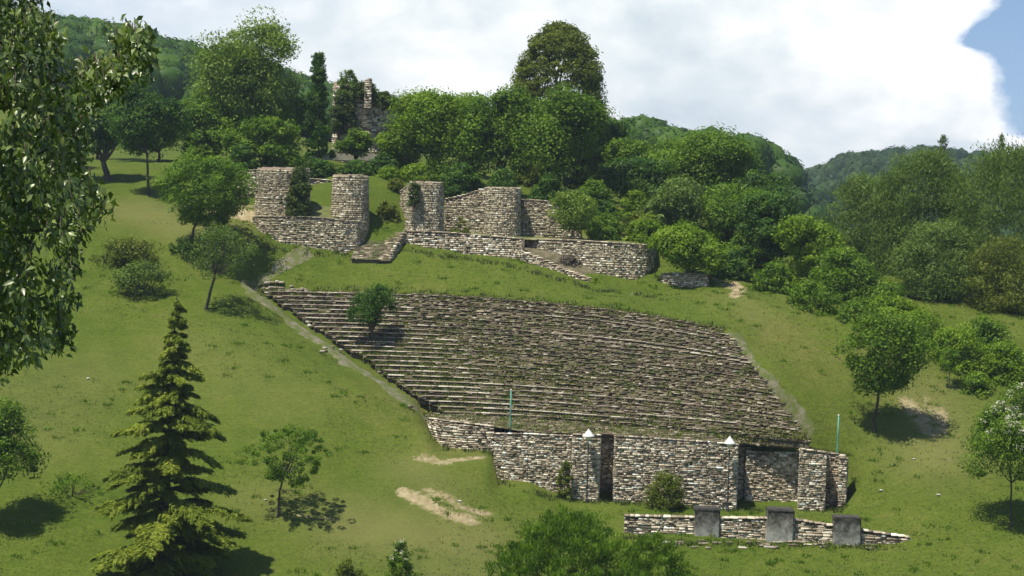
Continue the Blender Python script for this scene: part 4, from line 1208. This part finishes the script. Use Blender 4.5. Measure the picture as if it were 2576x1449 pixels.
bush('shrub', 'light shrub growing on top of the keep left of the spike', 838, 918, 172, 250, mat=ML_grey, clumps=60, per=22, size=0.3, seed=68, air=True, Y=232.5, spiky=0.8, cr=0.5)
bush('shrub', 'light bush on the slope above the gap between the towers', 940, 1020, 412, 470, mat=ML_bright, clumps=60, per=40, size=0.26, seed=69, Y=211)
# fuller wood edge and undergrowth
for k, (u0, u1, vt, vb, Y, mt, lab) in enumerate((
    (990, 1110, 405, 480, 213, ML_bright, 'bright undergrowth above the ivy topped tower on its left'),
    (1030, 1180, 385, 480, 213.5, ML_mid, 'leafy undergrowth round the trunk of the wide bright tree'),
    (925, 1010, 380, 440, 215, ML_dark, 'dark bush on the slope left of the wide bright tree'),
    (1090, 1230, 400, 500, 209, ML_dark, 'dark undergrowth pressed behind the rising castle wall'),
    (1200, 1330, 410, 500, 207, ML_dark, 'deep shaded bush over the high right end of the castle wall'),
    (1310, 1440, 425, 520, 207, ML_dark, 'dark bush above the sloping wall fragment'),
    (1420, 1560, 440, 560, 208, ML_mid, 'leafy bush behind the pale sapling on the terrace'),
    (560, 660, 350, 450, 210, ML_dark, 'dark bush behind the grey wall stub'),
    (430, 570, 360, 455, 216, ML_mid, 'shaded bush between the round lawn tree and the wall stub'),
    (640, 780, 350, 440, 213, ML_mid, 'shrubbery behind the leftmost tower'),
    (1700, 1830, 600, 720, 197, ML_dark, 'dark bush behind the shaded low wall'),
    (1790, 1960, 560, 720, 199, ML_mid, 'bush mass at the wood edge above the bare earth'),
    (1640, 1760, 520, 620, 203, ML_mid, 'bush rising behind the bastion end'),
    (2120, 2300, 690, 830, 187, ML_mid, 'bush mass between the willows and the lone tree'),
    (1560, 1700, 520, 610, 204, ML_olive, 'olive bush on the terrace above the bastion'),
    (2560, 2700, 780, 980, 182, ML_mid, 'bush beyond the right edge of the wood'),
    (760, 850, 395, 440, 214, ML_dark, 'added dark growth standing in for the shaded grass bank behind the back wall'),  # dark bush added in place of tree shade on the grass bank
    (850, 945, 398, 445, 212, ML_dark, 'added dark growth standing in for the shaded grass bank above the second tower stump'),  # same bank: its shade is given as added dark foliage
    (930, 1010, 500, 580, 201.5, ML_olive, 'olive bush in the grassy gap between second and third tower'),
    (960, 1025, 440, 520, 207, ML_olive, 'yellowish bush higher up in the gap between the towers'),
    (1560, 1690, 540, 625, 199, ML_bright, 'bright bush just above the rounded bastion'),
    (1470, 1580, 530, 608, 200, ML_mid, 'leafy bush at the back of the bastion terrace'),
    (1780, 1900, 620, 740, 193, ML_dark, 'dark bush hanging over the bare earth patch'),
    (1880, 2010, 650, 775, 188, ML_mid, 'dense bush at the meadow edge right of the bare earth'),
    (2160, 2330, 720, 850, 184, ML_bright, 'tall bright bush at the wood edge left of the lone tree'),
    (2380, 2560, 780, 930, 179, ML_mid, 'dense bush between the willows and the right slope'),
    (440, 560, 330, 440, 220, ML_dark, 'dark bush under the trees of the upper left lawn'),
    (-60, 160, 380, 560, 205, ML_dark, 'dark hedge bush behind the close tree at the left'),
    (120, 260, 420, 520, 206, ML_mid, 'hedge bush at the left end of the upper lawn'))):
    bush('shrub', lab, u0, u1, vt, vb, Y=Y, mat=mt, clumps=95, per=50, size=0.3, seed=200 + k, stems=3)
for k, (u0, u1, vt, vb, Y, mt, lab) in enumerate((
    (1560, 1760, 350, 560, 228, ML_mid, 'tree behind the wood just below the ridge line'),
    (1440, 1600, 300, 500, 232, ML_dark, 'dark tree showing right of the dome shaped tree'),
    (1840, 2000, 440, 680, 214, ML_dark, 'tall dark tree at the back of the wood by the blue hill'),
    (1090, 1260, 245, 440, 226, ML_mid, 'tree behind the bright wide tree left of the dome'),
    (300, 500, 270, 430, 240, ML_mid, 'tree at the back of the upper left lawn'),
    (640, 790, 240, 420, 226, ML_mid, 'leafy tree between the tall light tree and the dark pointed one'),
    (560, 720, 210, 400, 234, ML_dark, 'dark tree behind the tall light green tree'))):
    tree('tree', lab, u0, u1, vt, vb, Y=Y, mat=mt, clumps=150, per=60, seed=230 + k)
# foreground at the foot of the picture
bush('foreground_bush', 'big feathery green bush at the bottom of the picture', 1150, 1690, 1262, 1620, mat=ML_mid, clumps=560, per=42, size=0.34, seed=70, Y=128, spiky=1.5, aspect=0.26, cr=0.7, group='bushes at the bottom')
bush('foreground_bush', 'feathery bush right of the biggest one at the bottom', 1470, 1800, 1318, 1650, mat=ML_mid, clumps=250, per=42, size=0.32, seed=71, Y=130, spiky=1.4, aspect=0.26, cr=0.6, group='bushes at the bottom')
bush('foreground_bush', 'small whitish flowering bush at the bottom of the picture', 945, 1060, 1345, 1560, mat=ML_mid, clumps=90, per=50, size=0.18, seed=72, Y=134, spiky=0.6, cr=0.45, extra=ML_flower, group='bushes at the bottom')
bush('foreground_bush', 'low yellow green bush left of the flowering one', 800, 940, 1392, 1560, mat=ML_olive, clumps=80, per=45, size=0.18, seed=73, Y=134, spiky=0.8, cr=0.45, group='bushes at the bottom')

# ------------------------------------------------------------------ cedar
def cedar():
    r = np.random.default_rng(77)
    q = P(398, 1470, 139.5); g = np.array((q[0], 139.5, float(H(q[0], 139.5))))
    top = P(449, 742, 139.5); top[1] = 139.5
    hgt = top[2] - g[2]
    root = empty('cedar', g, 'tall tiered cedar with drooping branches in front of the lawn', 'conifer')
    tl = [g + (top - g) * t + np.array((0.12 * math.sin(t * 5), 0, 0)) for t in np.linspace(0, 1, 12)]
    tl[0] = tl[0] - np.array((0, 0, .4))
    V, Fq = tube(tl, np.linspace(0.34, 0.03, 12), 9)
    add('trunk', mesh_np('trunk', V - g, Fq, M_bark, smooth=True), root)
    # half width of the crown against height fraction
    hf = [0.05, 0.10, 0.20, 0.30, 0.36, 0.45, 0.52, 0.60, 0.68, 0.75, 0.82, 0.90, 1.0]
    hw = [3.2, 4.9, 5.3, 4.9, 3.9, 3.4, 3.3, 3.2, 2.2, 1.9, 1.3, 0.7, 0.1]
    bnum = 0
    LC = []; LA = []; LN = []; LL = []; LT = []
    zf = 0.085
    while zf < 0.985:
        nb = int(r.integers(5, 8)) if zf < .8 else 4
        a0 = r.uniform(0, 6.28)
        for k in range(nb):
            ang = a0 + 2 * math.pi * k / nb + r.uniform(-.35, .35)
            R_ = np.interp(zf, hf, hw) * r.choice([r.uniform(0.35, 0.75), r.uniform(0.75, 1.22)])
            z0 = g[2] + hgt * (zf + r.uniform(-.008, .008))
            p0 = g + (top - g) * zf; p0[2] = z0
            dr = np.array((math.cos(ang), math.sin(ang) * 0.9, 0))
            rise = r.uniform(0.02, 0.26) + 0.25 * max(0, zf - .7)
            pts = []
            for t in np.linspace(0, 1, 8):
                q = p0 + dr * R_ * t
                q[2] += R_ * (rise * t * 1.5 - 0.34 * t ** 2.4)
                pts.append(q)
            V, Fq = tube(pts, np.linspace(0.05 + 0.012 * R_, 0.012, 8), 5)
            add('branch', mesh_np('branch', V - g, Fq, M_bark, smooth=True), root)
            side = np.array((-dr[1], dr[0], 0)); side /= np.linalg.norm(side)
            tone = r.uniform(0.2, 1.0)
            nt_ = int(12 + R_ * 10)
            for j in range(nt_):
                t = r.uniform(0.12, 1.0) ** 0.8
                i = min(int(t * 7), 6); f = t * 7 - i; pb = pts[i] * (1 - f) + pts[i + 1] * f
                tw = R_ * 0.36 * (1.12 - t * 0.72) * r.uniform(0.5, 1.1) + 0.15
                sg = r.choice([-1, 1]) * r.uniform(0.35, 1)
                td = unit(dr * 0.8 + side * sg + np.array((0, 0, r.uniform(-0.2, 0.05))))
                nn = int(24 + tw * 46)
                tt = r.uniform(0, 1, nn)
                c = pb + td * tw * tt[:, None] + r.normal(size=(nn, 3)) * 0.055; c[:, 2] -= tw * 0.22 * tt ** 2 + r.uniform(-0.05, 0.10, nn)
                ax = unit(td + rand_dirs(r, nn) * 0.55 + np.array((0, 0, -0.35)) * tt[:, None])
                LC.append(c); LA.append(ax); LN.append(unit(rand_dirs(r, nn) * 0.7 + np.array((0, 0, 1.0)))); LL.append(r.uniform(0.16, 0.34, nn)); LT.append(np.full(nn, np.clip(tone + r.uniform(-.2, .2), 0, 1)))
            bnum += 1
        zf += r.uniform(0.022, 0.038) * (1 if zf < .6 else 0.8)
    C = np.concatenate(LC); A_ = np.concatenate(LA); Nn = np.concatenate(LN); ll = np.concatenate(LL)
    V, Fq = leaf_quads(C, A_, Nn, ll, ll * 0.34, tri=True)
    add('needles', mesh_np('needles', V - g, Fq, ML_cedar, np.repeat(np.concatenate(LT), 3)), root)
cedar()

# ------------------------------------------------------------------ close tree at the left edge
def near_tree():
    r = np.random.default_rng(5)
    gx_, gy_ = -9.6, 27.0
    g = np.array((gx_, gy_, float(H(gx_, gy_))))
    root = empty('broadleaf_tree', g, 'close broad leaved tree with hanging leaves along the left edge', 'tree')
    bd_v = [-80, 0, 40, 75, 100, 120, 200, 255, 300, 350, 420, 500, 540, 600, 700, 780, 850, 890, 930, 960]
    bd_u = [110, 118, 122, 110, 160, 165, 130, 255, 240, 225, 215, 245, 275, 215, 215, 200, 185, 150, 60, -20]
    tw = []
    while len(tw) < 1250:
        u = r.uniform(-330, 380); v = r.uniform(-200, 960)
        lim = np.interp(v, bd_v, bd_u) - 2
        arm = ((u - 335) / 42) ** 2 + ((v - 150) / 50) ** 2 < 1 or ((u - 250) / 70) ** 2 + ((v - 215) / 34) ** 2 < 0.8
        if u < lim or (arm and r.random() < 0.95):
            if u > 0 and not arm:
                # sparse pockets that show the hill behind
                n = math.sin(u * 0.035 + 1.0) * math.sin(v * 0.024 + u * 0.01)
                if n > 0.5 and r.random() < 0.9: continue
            tw.append(P(u, v, r.uniform(24.3, 29.5)))
    for _ in range(34):
        tw.append(P(r.uniform(292, 378), r.uniform(105, 200), r.uniform(26, 27.6)))
    for _ in range(26):
        tw.append(P(r.uniform(190, 310), r.uniform(195, 250), r.uniform(26, 27.6)))
    tw = np.array(tw)
    top = np.array((gx_ + 0.5, gy_, g[2] + 16))
    tl = wobble_line(g - np.array((0, 0, .5)), top, 9, 0.01, r)
    V, Fq = tube(tl, np.linspace(0.32, 0.06, 10), 10)
    add('trunk', mesh_np('trunk', V - g, Fq, M_bark, smooth=True), root)
    # limbs run out from the trunk to the crown's margin
    ends = [P(330, 150, 26.8), P(110, 40, 26.5), P(180, 330, 26), P(230, 530, 26.5), P(170, 700, 27), P(120, 830, 26.5), P(60, 880, 27), P(120, 250, 28), P(60, 600, 28), P(90, 450, 25)]
    limbs = []
    for e_ in ends:
        i = int(np.clip((e_[2] - 0.9 - g[2]) / 16 * 9, 2, 9)); s = tl[i]
        e_ = s + (e_ - s) * 0.9; ln_ = wobble_line(s, e_, 8, 0.02, r, -0.06)
        limbs.append(np.array(ln_))
        V, Fq = tube(ln_, np.linspace(0.075, 0.012, 9), 6)
        add('branch', mesh_np('branch', V - g, Fq, M_bark, smooth=True), root)
    allp = np.concatenate([np.array([l[0] + (l[-1] - l[0]) * 0 + l[k] for k in range(2, 9)]) for l in limbs])
    TV = []; TF = []; nv = 0
    C = []; A_ = []; Nn = []; LLs = []; T = []
    for p in tw:
        j = np.argmin(((allp - p) ** 2).sum(1)); s = allp[j]; dl = np.linalg.norm(s - p)
        if dl > 0.45: s = p + (s - p) * 0.45 / dl
        ln_ = wobble_line(s, p, 3, 0.05, r)
        V, Fq = tube(ln_, np.linspace(0.012, 0.005, 4), 4); TV.append(V); TF.append(Fq + nv); nv += len(V)
        k = int(r.integers(14, 30)); tone = r.uniform(0, 1)
        d = unit(p - s) if np.linalg.norm(p - s) > 0.05 else np.array((1., 0, 0))
        d = unit(d + np.array((0.2, 0, -0.25)))
        for q in range(k):
            t = q / k
            c = p - d * 0.32 * (1 - t) + r.normal(size=3) * 0.075
            sd_ = rand_dirs(r, 1)[0]
            ax = unit(sd_ * 0.75 + d * 0.3 + np.array((0, 0, -0.5)))
            C.append(c + ax * 0.05); A_.append(ax)
            Nn.append(unit(np.array((r.normal() * .8 - .35, r.normal() * 0.8 - 0.4, 0.8))))
            LLs.append(r.uniform(0.10, 0.165)); T.append(np.clip(tone + r.uniform(-.3, .3), 0, 1))
    add('twigs', mesh_np('twigs', np.concatenate(TV) - g, np.concatenate(TF), M_bark), root)
    C = np.array(C); A_ = np.array(A_); Nn = np.array(Nn); ll = np.array(LLs)[:, None]
    B = unit(np.cross(Nn, A_)); N2 = unit(np.cross(A_, B))
    w = ll * 0.25
    # folded leaf: base, two side points each side, tip
    v0 = C - A_ * ll * .5; v5 = C + A_ * ll * .5 - N2 * ll * 0.10; mid = C + N2 * ll * 0.02
    l1 = C - A_ * ll * 0.1 + B * w + N2 * w * .45; r1 = C - A_ * ll * 0.1 - B * w + N2 * w * .45
    V = np.stack([v0, l1, v5, r1, mid], 1).reshape(-1, 3)
    k = np.arange(len(C))[:, None] * 5
    Ft = np.concatenate([k + np.array([[0, 1, 4]]), k + np.array([[1, 2, 4]]), k + np.array([[0, 4, 3]]), k + np.array([[4, 2, 3]])])
    add('leaves', mesh_np('leaves', V - g, Ft, ML_front, np.repeat(np.array(T), 5)), root)
near_tree()

# ------------------------------------------------------------------ woods on the far hills
def forest(name, n, ymin, ymax, umin, umax, seed, rad=(3.2, 5.4), leaf=1.15, quads=110, right=False):
    r = np.random.default_rng(seed)
    import mathutils
    bm = bmesh.new(); bmesh.ops.create_icosphere(bm, subdivisions=2, radius=1.0)
    iv = np.array([v.co for v in bm.verts]); iff = np.array([[v.index for v in f.verts] for f in bm.faces]); bm.free()
    VV = []; FF = []; TT = []; nv = 0; QV = []; QT = []
    cnt = 0
    while cnt < n:
        Y = ymin + (ymax - ymin) * r.random() ** 0.8; u = r.uniform(umin, umax); x = (u - 1288) / F * Y
        z = float(H(x, Y)); rr = r.uniform(*rad); c = np.array((x, Y, z + rr * 0.75))
        tone = r.uniform(0, 1)
        lump = 1 + 0.16 * np.sin(iv[:, 0] * 4 + r.uniform(0, 6)) * np.cos(iv[:, 1] * 4 + r.uniform(0, 6)) + 0.12 * np.sin(iv[:, 2] * 5 + r.uniform(0, 6))
        V = iv * lump[:, None] * rr * np.array((0.92, 0.92, 0.95)) + c
        VV.append(V); FF.append(iff + nv); nv += len(V); TT.append(np.full(len(V), tone * .8))
        d = rand_dirs(r, quads); d[:, 2] = np.abs(d[:, 2] + 0.15) * np.sign(r.random(quads) - 0.12); d = unit(d)
        pos = c + d * rr * r.uniform(0.88, 1.1, (quads, 1))
        nn = unit(d + rand_dirs(r, quads) * 0.6); ax = unit(np.cross(nn, rand_dirs(r, quads)))
        ln = leaf * r.uniform(0.6, 1.3, quads)
        q, _ = leaf_quads(pos, ax, nn, ln, ln * 0.7)
        QV.append(q); QT.append(np.full(len(q), tone))
        cnt += 1
    V1 = np.concatenate(VV); F1 = np.concatenate(FF)
    QV = np.concatenate(QV); nq = len(QV) // 4
    k = np.arange(nq)[:, None] * 4 + len(V1)
    F2 = k + np.array([[0, 1, 2]])
    me = mesh_np(name, np.concatenate([V1, QV]), np.concatenate([F1, F2]), ML_hill_far if right else ML_hill, np.concatenate([np.concatenate(TT), np.concatenate(QT)]))
    tag(add(name, me), 'dense broadleaf wood covering the far hill' if not right else 'bluish wood on the more distant hill at the right', 'forest', kind='stuff')
forest('hill_forest', 1500, 385, 575, -260, 2120, 91, quads=200)
forest('distant_forest', 900, 430, 960, 1780, 2900, 92, rad=(4.2, 7.0), leaf=1.5, quads=170, right=True)

# ------------------------------------------------------------------ grass tufts and weeds (nobody could count them)
def tufts(name, pts, h, mat, seed, blades=5, label='grass tufts', spread=0.1, wid=0.05):
    r = np.random.default_rng(seed)
    pts = np.repeat(pts, blades, 0); n = len(pts)
    a = r.uniform(0, 6.28, n); hh = h * r.uniform(0.5, 1.3, n)
    b = pts + np.stack([r.normal(size=n) * spread, r.normal(size=n) * spread, np.full(n, -0.03)], -1)
    dx = np.stack([np.cos(a), np.sin(a), np.zeros(n)], -1) * (wid * r.uniform(.6, 1.4, n))[:, None]
    tip = b + np.stack([r.normal(size=n) * .35 * hh, r.normal(size=n) * .35 * hh, hh], -1)
    V = np.stack([b - dx, b + dx, tip], 1).reshape(-1, 3)
    o = add(name, mesh_np(name, V, np.arange(3 * n).reshape(n, 3), mat, np.repeat(r.uniform(0, 1, n), 3)))
    tag(o, label, 'grass', kind='stuff')
r = np.random.default_rng(8)
def inside_theatre(x, y):
    lx = theatre(0, 0)[0], theatre(0, 1)[0]
    return False
PT = []
U_ = r.uniform(-100, 2650, 26000); Yv = r.uniform(140, 200, 26000)
X_ = (U_ - 1288) / F * Yv
# keep the meadow only: left, centre strip, right
th0 = theatre(S, np.zeros(61)[:, None]); th1 = theatre(S, np.ones(61)[:, None])
for x, y in zip(X_, Yv):
    yb = np.interp(x, th0[:, 0], th0[:, 1]); yt = np.interp(x, th1[:, 0], th1[:, 1])
    xl = np.interp(y, [th0[0, 1], th1[0, 1]], [th0[0, 0], th1[0, 0]]); xr = np.interp(y, [th0[-1, 1], th1[-1, 1]], [th0[-1, 0], th1[-1, 0]])
    wl = P(1243, 1100, 160)[0]
    if xl - 2.6 < x < xr + 2.6 and 155 < y < yt + 0.6: continue
    if x > P(1060, 1100, 160)[0] and x < P(2140, 1100, 156)[0] and 155.5 < y < 168: continue
    if x < xl and math.sin(x * 0.2) * math.sin(y * .3) < 0.0: continue
    PT.append((x, y, 0))
PT = np.array(PT); PT[:, 2] = H(PT[:, 0], PT[:, 1])
tufts('grass_tufts', PT, 0.12, ML_grass, 12, blades=3, label='scattered tufts of longer grass on the meadow', spread=0.14, wid=0.04)
wc = np.array([(*q[:2], 0) for q in PT[r.permutation(len(PT))[:420]]]); wc[:, 2] = H(wc[:, 0], wc[:, 1])
wc = np.repeat(wc, 5, 0) + r.normal(size=(420 * 5, 3)) * np.array((0.28, 0.28, 0))
tufts('meadow_weeds', wc, 0.26, ML_mid, 15, blades=8, label='dark weed clumps dotted over the meadow', spread=0.12, wid=0.05)
# along wall feet
foot = []
for pl, dens in (([(640, 618), (700, 628), (800, 636), (900, 642)], 12), ([(1020, 630), (1100, 640), (1200, 655), (1300, 672), (1400, 702), (1500, 728), (1640, 745)], 12), ([(1080, 1085), (1110, 1128), (1240, 1138)], 8),
                 ([(1243, 1208), (1400, 1258), (1560, 1266), (1860, 1285), (2130, 1284)], 9), ([(1570, 1352), (1745, 1366), (2000, 1370), (2290, 1380)], 10), ([(650, 738), (900, 730), (1200, 743), (1500, 770), (1820, 826)], 9)):
    for (ua, va), (ub, vb_) in zip(pl[:-1], pl[1:]):
        for k in range(int((ub - ua) / 100 * dens) + 2):
            t = r.random(); g = G(ua + (ub - ua) * t, va + (vb_ - va) * t + r.uniform(-1, 5)); foot += [g + r.normal(size=3) * np.array((.3, .2, 0)) for _ in range(3)]
foot = np.array(foot); foot[:, 2] = H(foot[:, 0], foot[:, 1])
tufts('wall_foot_weeds', foot[::2], 0.34, ML_grass, 13, blades=9, label='rough grass and weeds along the feet of the walls', spread=0.22, wid=0.05)
# weeds between the seats, thicker in the left middle
wp = [q + r.normal(size=3) * np.array((0.25, 0.15, 0)) for q in STRIP for _ in range(2)]
while len(wp) < 2500:
    s, t = r.random(), r.random()
    dens = 0.15 + 0.85 * math.exp(-((s - 0.28) / 0.2) ** 2 - ((t - 0.38) / 0.25) ** 2) + 0.35 * (t < 0.06) + 0.3 * (t > 0.93)
    if s < 0.16 and t > .5: dens *= 0.3
    if r.random() < dens:
        i = int(t * ROWS); p = theatre(s, i / ROWS) * 0.3 + theatre(s, (i + 1) / ROWS) * 0.7
        p[2] = theatre(s, (i + 1) / ROWS)[2] - 0.02; wp.append(p)
tufts('seat_weeds', np.array(wp), 0.28, ML_olive, 14, blades=12, label='weeds growing between the stone seats', spread=0.2, wid=0.05)

# pale stones on the lawn
def rock_me(seed):
    rr = random.Random(seed); bm = bmesh.new(); bmesh.ops.create_icosphere(bm, subdivisions=1, radius=0.5)
    for v in bm.verts: v.co *= rr.uniform(0.7, 1.2); v.co.z *= 0.6
    me = bpy.data.meshes.new('rock'); bm.to_mesh(me); bm.free(); me.materials.append(M_rock); return me
rocks = [(221, 957, .3, 'single pale stone on the empty left lawn'), (2215, 1240, .3, 'pale stone on the grass just right of the retaining wall'), (2360, 1250, .35, 'pale stone on the right lawn left of the blossoming tree'),
         (1155, 1262, .3, 'pale stone on the forked bare earth track'), (668, 1262, .25, 'pale stone left of the flat crowned small tree'), (780, 822, .5, 'pale rock beside the upper left seating edge'),
         (970, 938, .55, 'yellowish rock at the left edge of the lower seating'), (2245, 1170, .2, 'tiny pale stone below the shadow of the lone tree'), (2300, 1158, .25, 'small pale stone under the bare patch of the right slope')]
for k, (u, v, s_, lab) in enumerate(rocks):
    g = G(u, v); o = add('rock', rock_me(k), loc=g + np.array((0, 0, s_ * .2))); o.scale = (s_ * 1.3, s_, s_)
    tag(o, lab or 'small pale stone lying loose on the lower lawn', 'rock', None if lab else 'loose stones on the lower lawn')

# ------------------------------------------------------------------ lamps and poles
M_white = mat_plain('white_enamel', (0.62, 0.62, 0.6), (0.8, 0.8, 0.78), 4, 0.4, 0.0)
M_dkmetal = mat_plain('dark_lamp_post', (0.03, 0.03, 0.035), (0.06, 0.06, 0.065), 4, 0.5, 0.0)
M_teal = mat_plain('turquoise_paint', (0.08, 0.28, 0.22), (0.16, 0.42, 0.34), 2, 0.4, 0.0)
M_glass = mat_plain('frosted_globe', (0.7, 0.7, 0.66), (0.82, 0.82, 0.78), 4, 0.25, 0.0)
def lathe(name, prof, mat, n=18):
    V = []; Fq = []
    for z, r_ in prof:
        for k in range(n): V.append((r_ * math.cos(2 * math.pi * k / n), r_ * math.sin(2 * math.pi * k / n), z))
    for i in range(len(prof) - 1):
        for k in range(n): Fq.append((i * n + k, i * n + (k + 1) % n, (i + 1) * n + (k + 1) % n, (i + 1) * n + k))
    return mesh_np(name, V, Fq, mat, smooth=True)
for k, (u, vt, Y, lab) in enumerate(((1481, 1084, 156.7, 'white headed lamp post before the buttress left of the dark slot'), (1836, 1102, 155.6, 'white headed lamp post beside the shaded recess of the wall'))):
    top = P(u, vt, Y); gz = float(H(top[0], Y)); h = top[2] - gz
    root = empty('street_lamp', (top[0], Y, gz), lab, 'lamp', 'lamp posts before the retaining wall')
    add('base', lathe('base', [(-0.2, 0.14), (0.25, 0.14), (0.32, 0.09), (0.34, 0.0)], M_dkmetal), root)
    add('post', lathe('post', [(0.2, 0.065), (h * .5, 0.055), (h - 1.0, 0.045), (h - 1.0, 0.0)], M_dkmetal), root)
    add('upper_post', lathe('upper_post', [(h - 1.0, 0.05), (h - 0.62, 0.05), (h - .6, 0.09), (h - 0.56, 0.0)], M_white), root)
    add('globe', lathe('globe', [(h - 0.75, 0.08), (h - 0.66, 0.2), (h - 0.5, 0.28), (h - 0.38, 0.26)], M_glass), root)
    add('shade', lathe('shade', [(h - 0.46, 0.50), (h - 0.40, 0.52), (h - 0.30, 0.36), (h - 0.08, 0.22), (h + 0.04, 0.10), (h + 0.12, 0.05), (h + 0.2, 0.0)], M_white), root)
for k, (u, vt, vb, Y, lab) in enumerate(((1283, 980, 1086, 161.4, 'turquoise pole standing at the left end of the retaining wall'), (2106, 1044, 1142, 157.6, 'turquoise pole standing at the right end of the retaining wall'))):
    a = P(u, vb, Y); b = P(u, vt, Y); h = b[2] - a[2]
    root = empty('painted_pole', a, lab, 'pole', 'turquoise poles')
    add('mast', lathe('mast', [(-0.6, 0.075), (h * 0.5, 0.065), (h - 0.05, 0.055), (h - 0.05, 0)], M_teal, 12), root)
    add('base_collar', lathe('base_collar', [(-0.1, 0.13), (0.08, 0.13), (0.1, 0.0)], M_teal, 12), root)
    add('pole_cap', lathe('pole_cap', [(h - 0.05, 0.07), (h + 0.02, 0.065), (h + 0.06, 0.0)], M_white, 12), root)

# ------------------------------------------------------------------ haze
hb = box_me('haze', (2400, 1600, 115), None, 0) if False else None
bm = bmesh.new(); bmesh.ops.create_cube(bm, size=1.0)
for v in bm.verts: v.co = Vector((v.co.x * 3400, v.co.y * 3200 + 1200, v.co.z * 112 + 46))
me = bpy.data.meshes.new('haze'); bm.to_mesh(me); bm.free()
mh = bpy.data.materials.new('haze'); mh.use_nodes = True; t = mh.node_tree; t.nodes.clear()
o_ = t.nodes.new('ShaderNodeOutputMaterial'); pv = t.nodes.new('ShaderNodeVolumePrincipled')
pv.inputs['Color'].default_value = (0.68, 0.82, 1.0, 1); pv.inputs['Density'].default_value = 0.00015
pv.inputs['Anisotropy'].default_value = 0.2
t.links.new(pv.outputs[0], o_.inputs['Volume']); me.materials.append(mh)
tag(add('haze', me), kind='stuff')
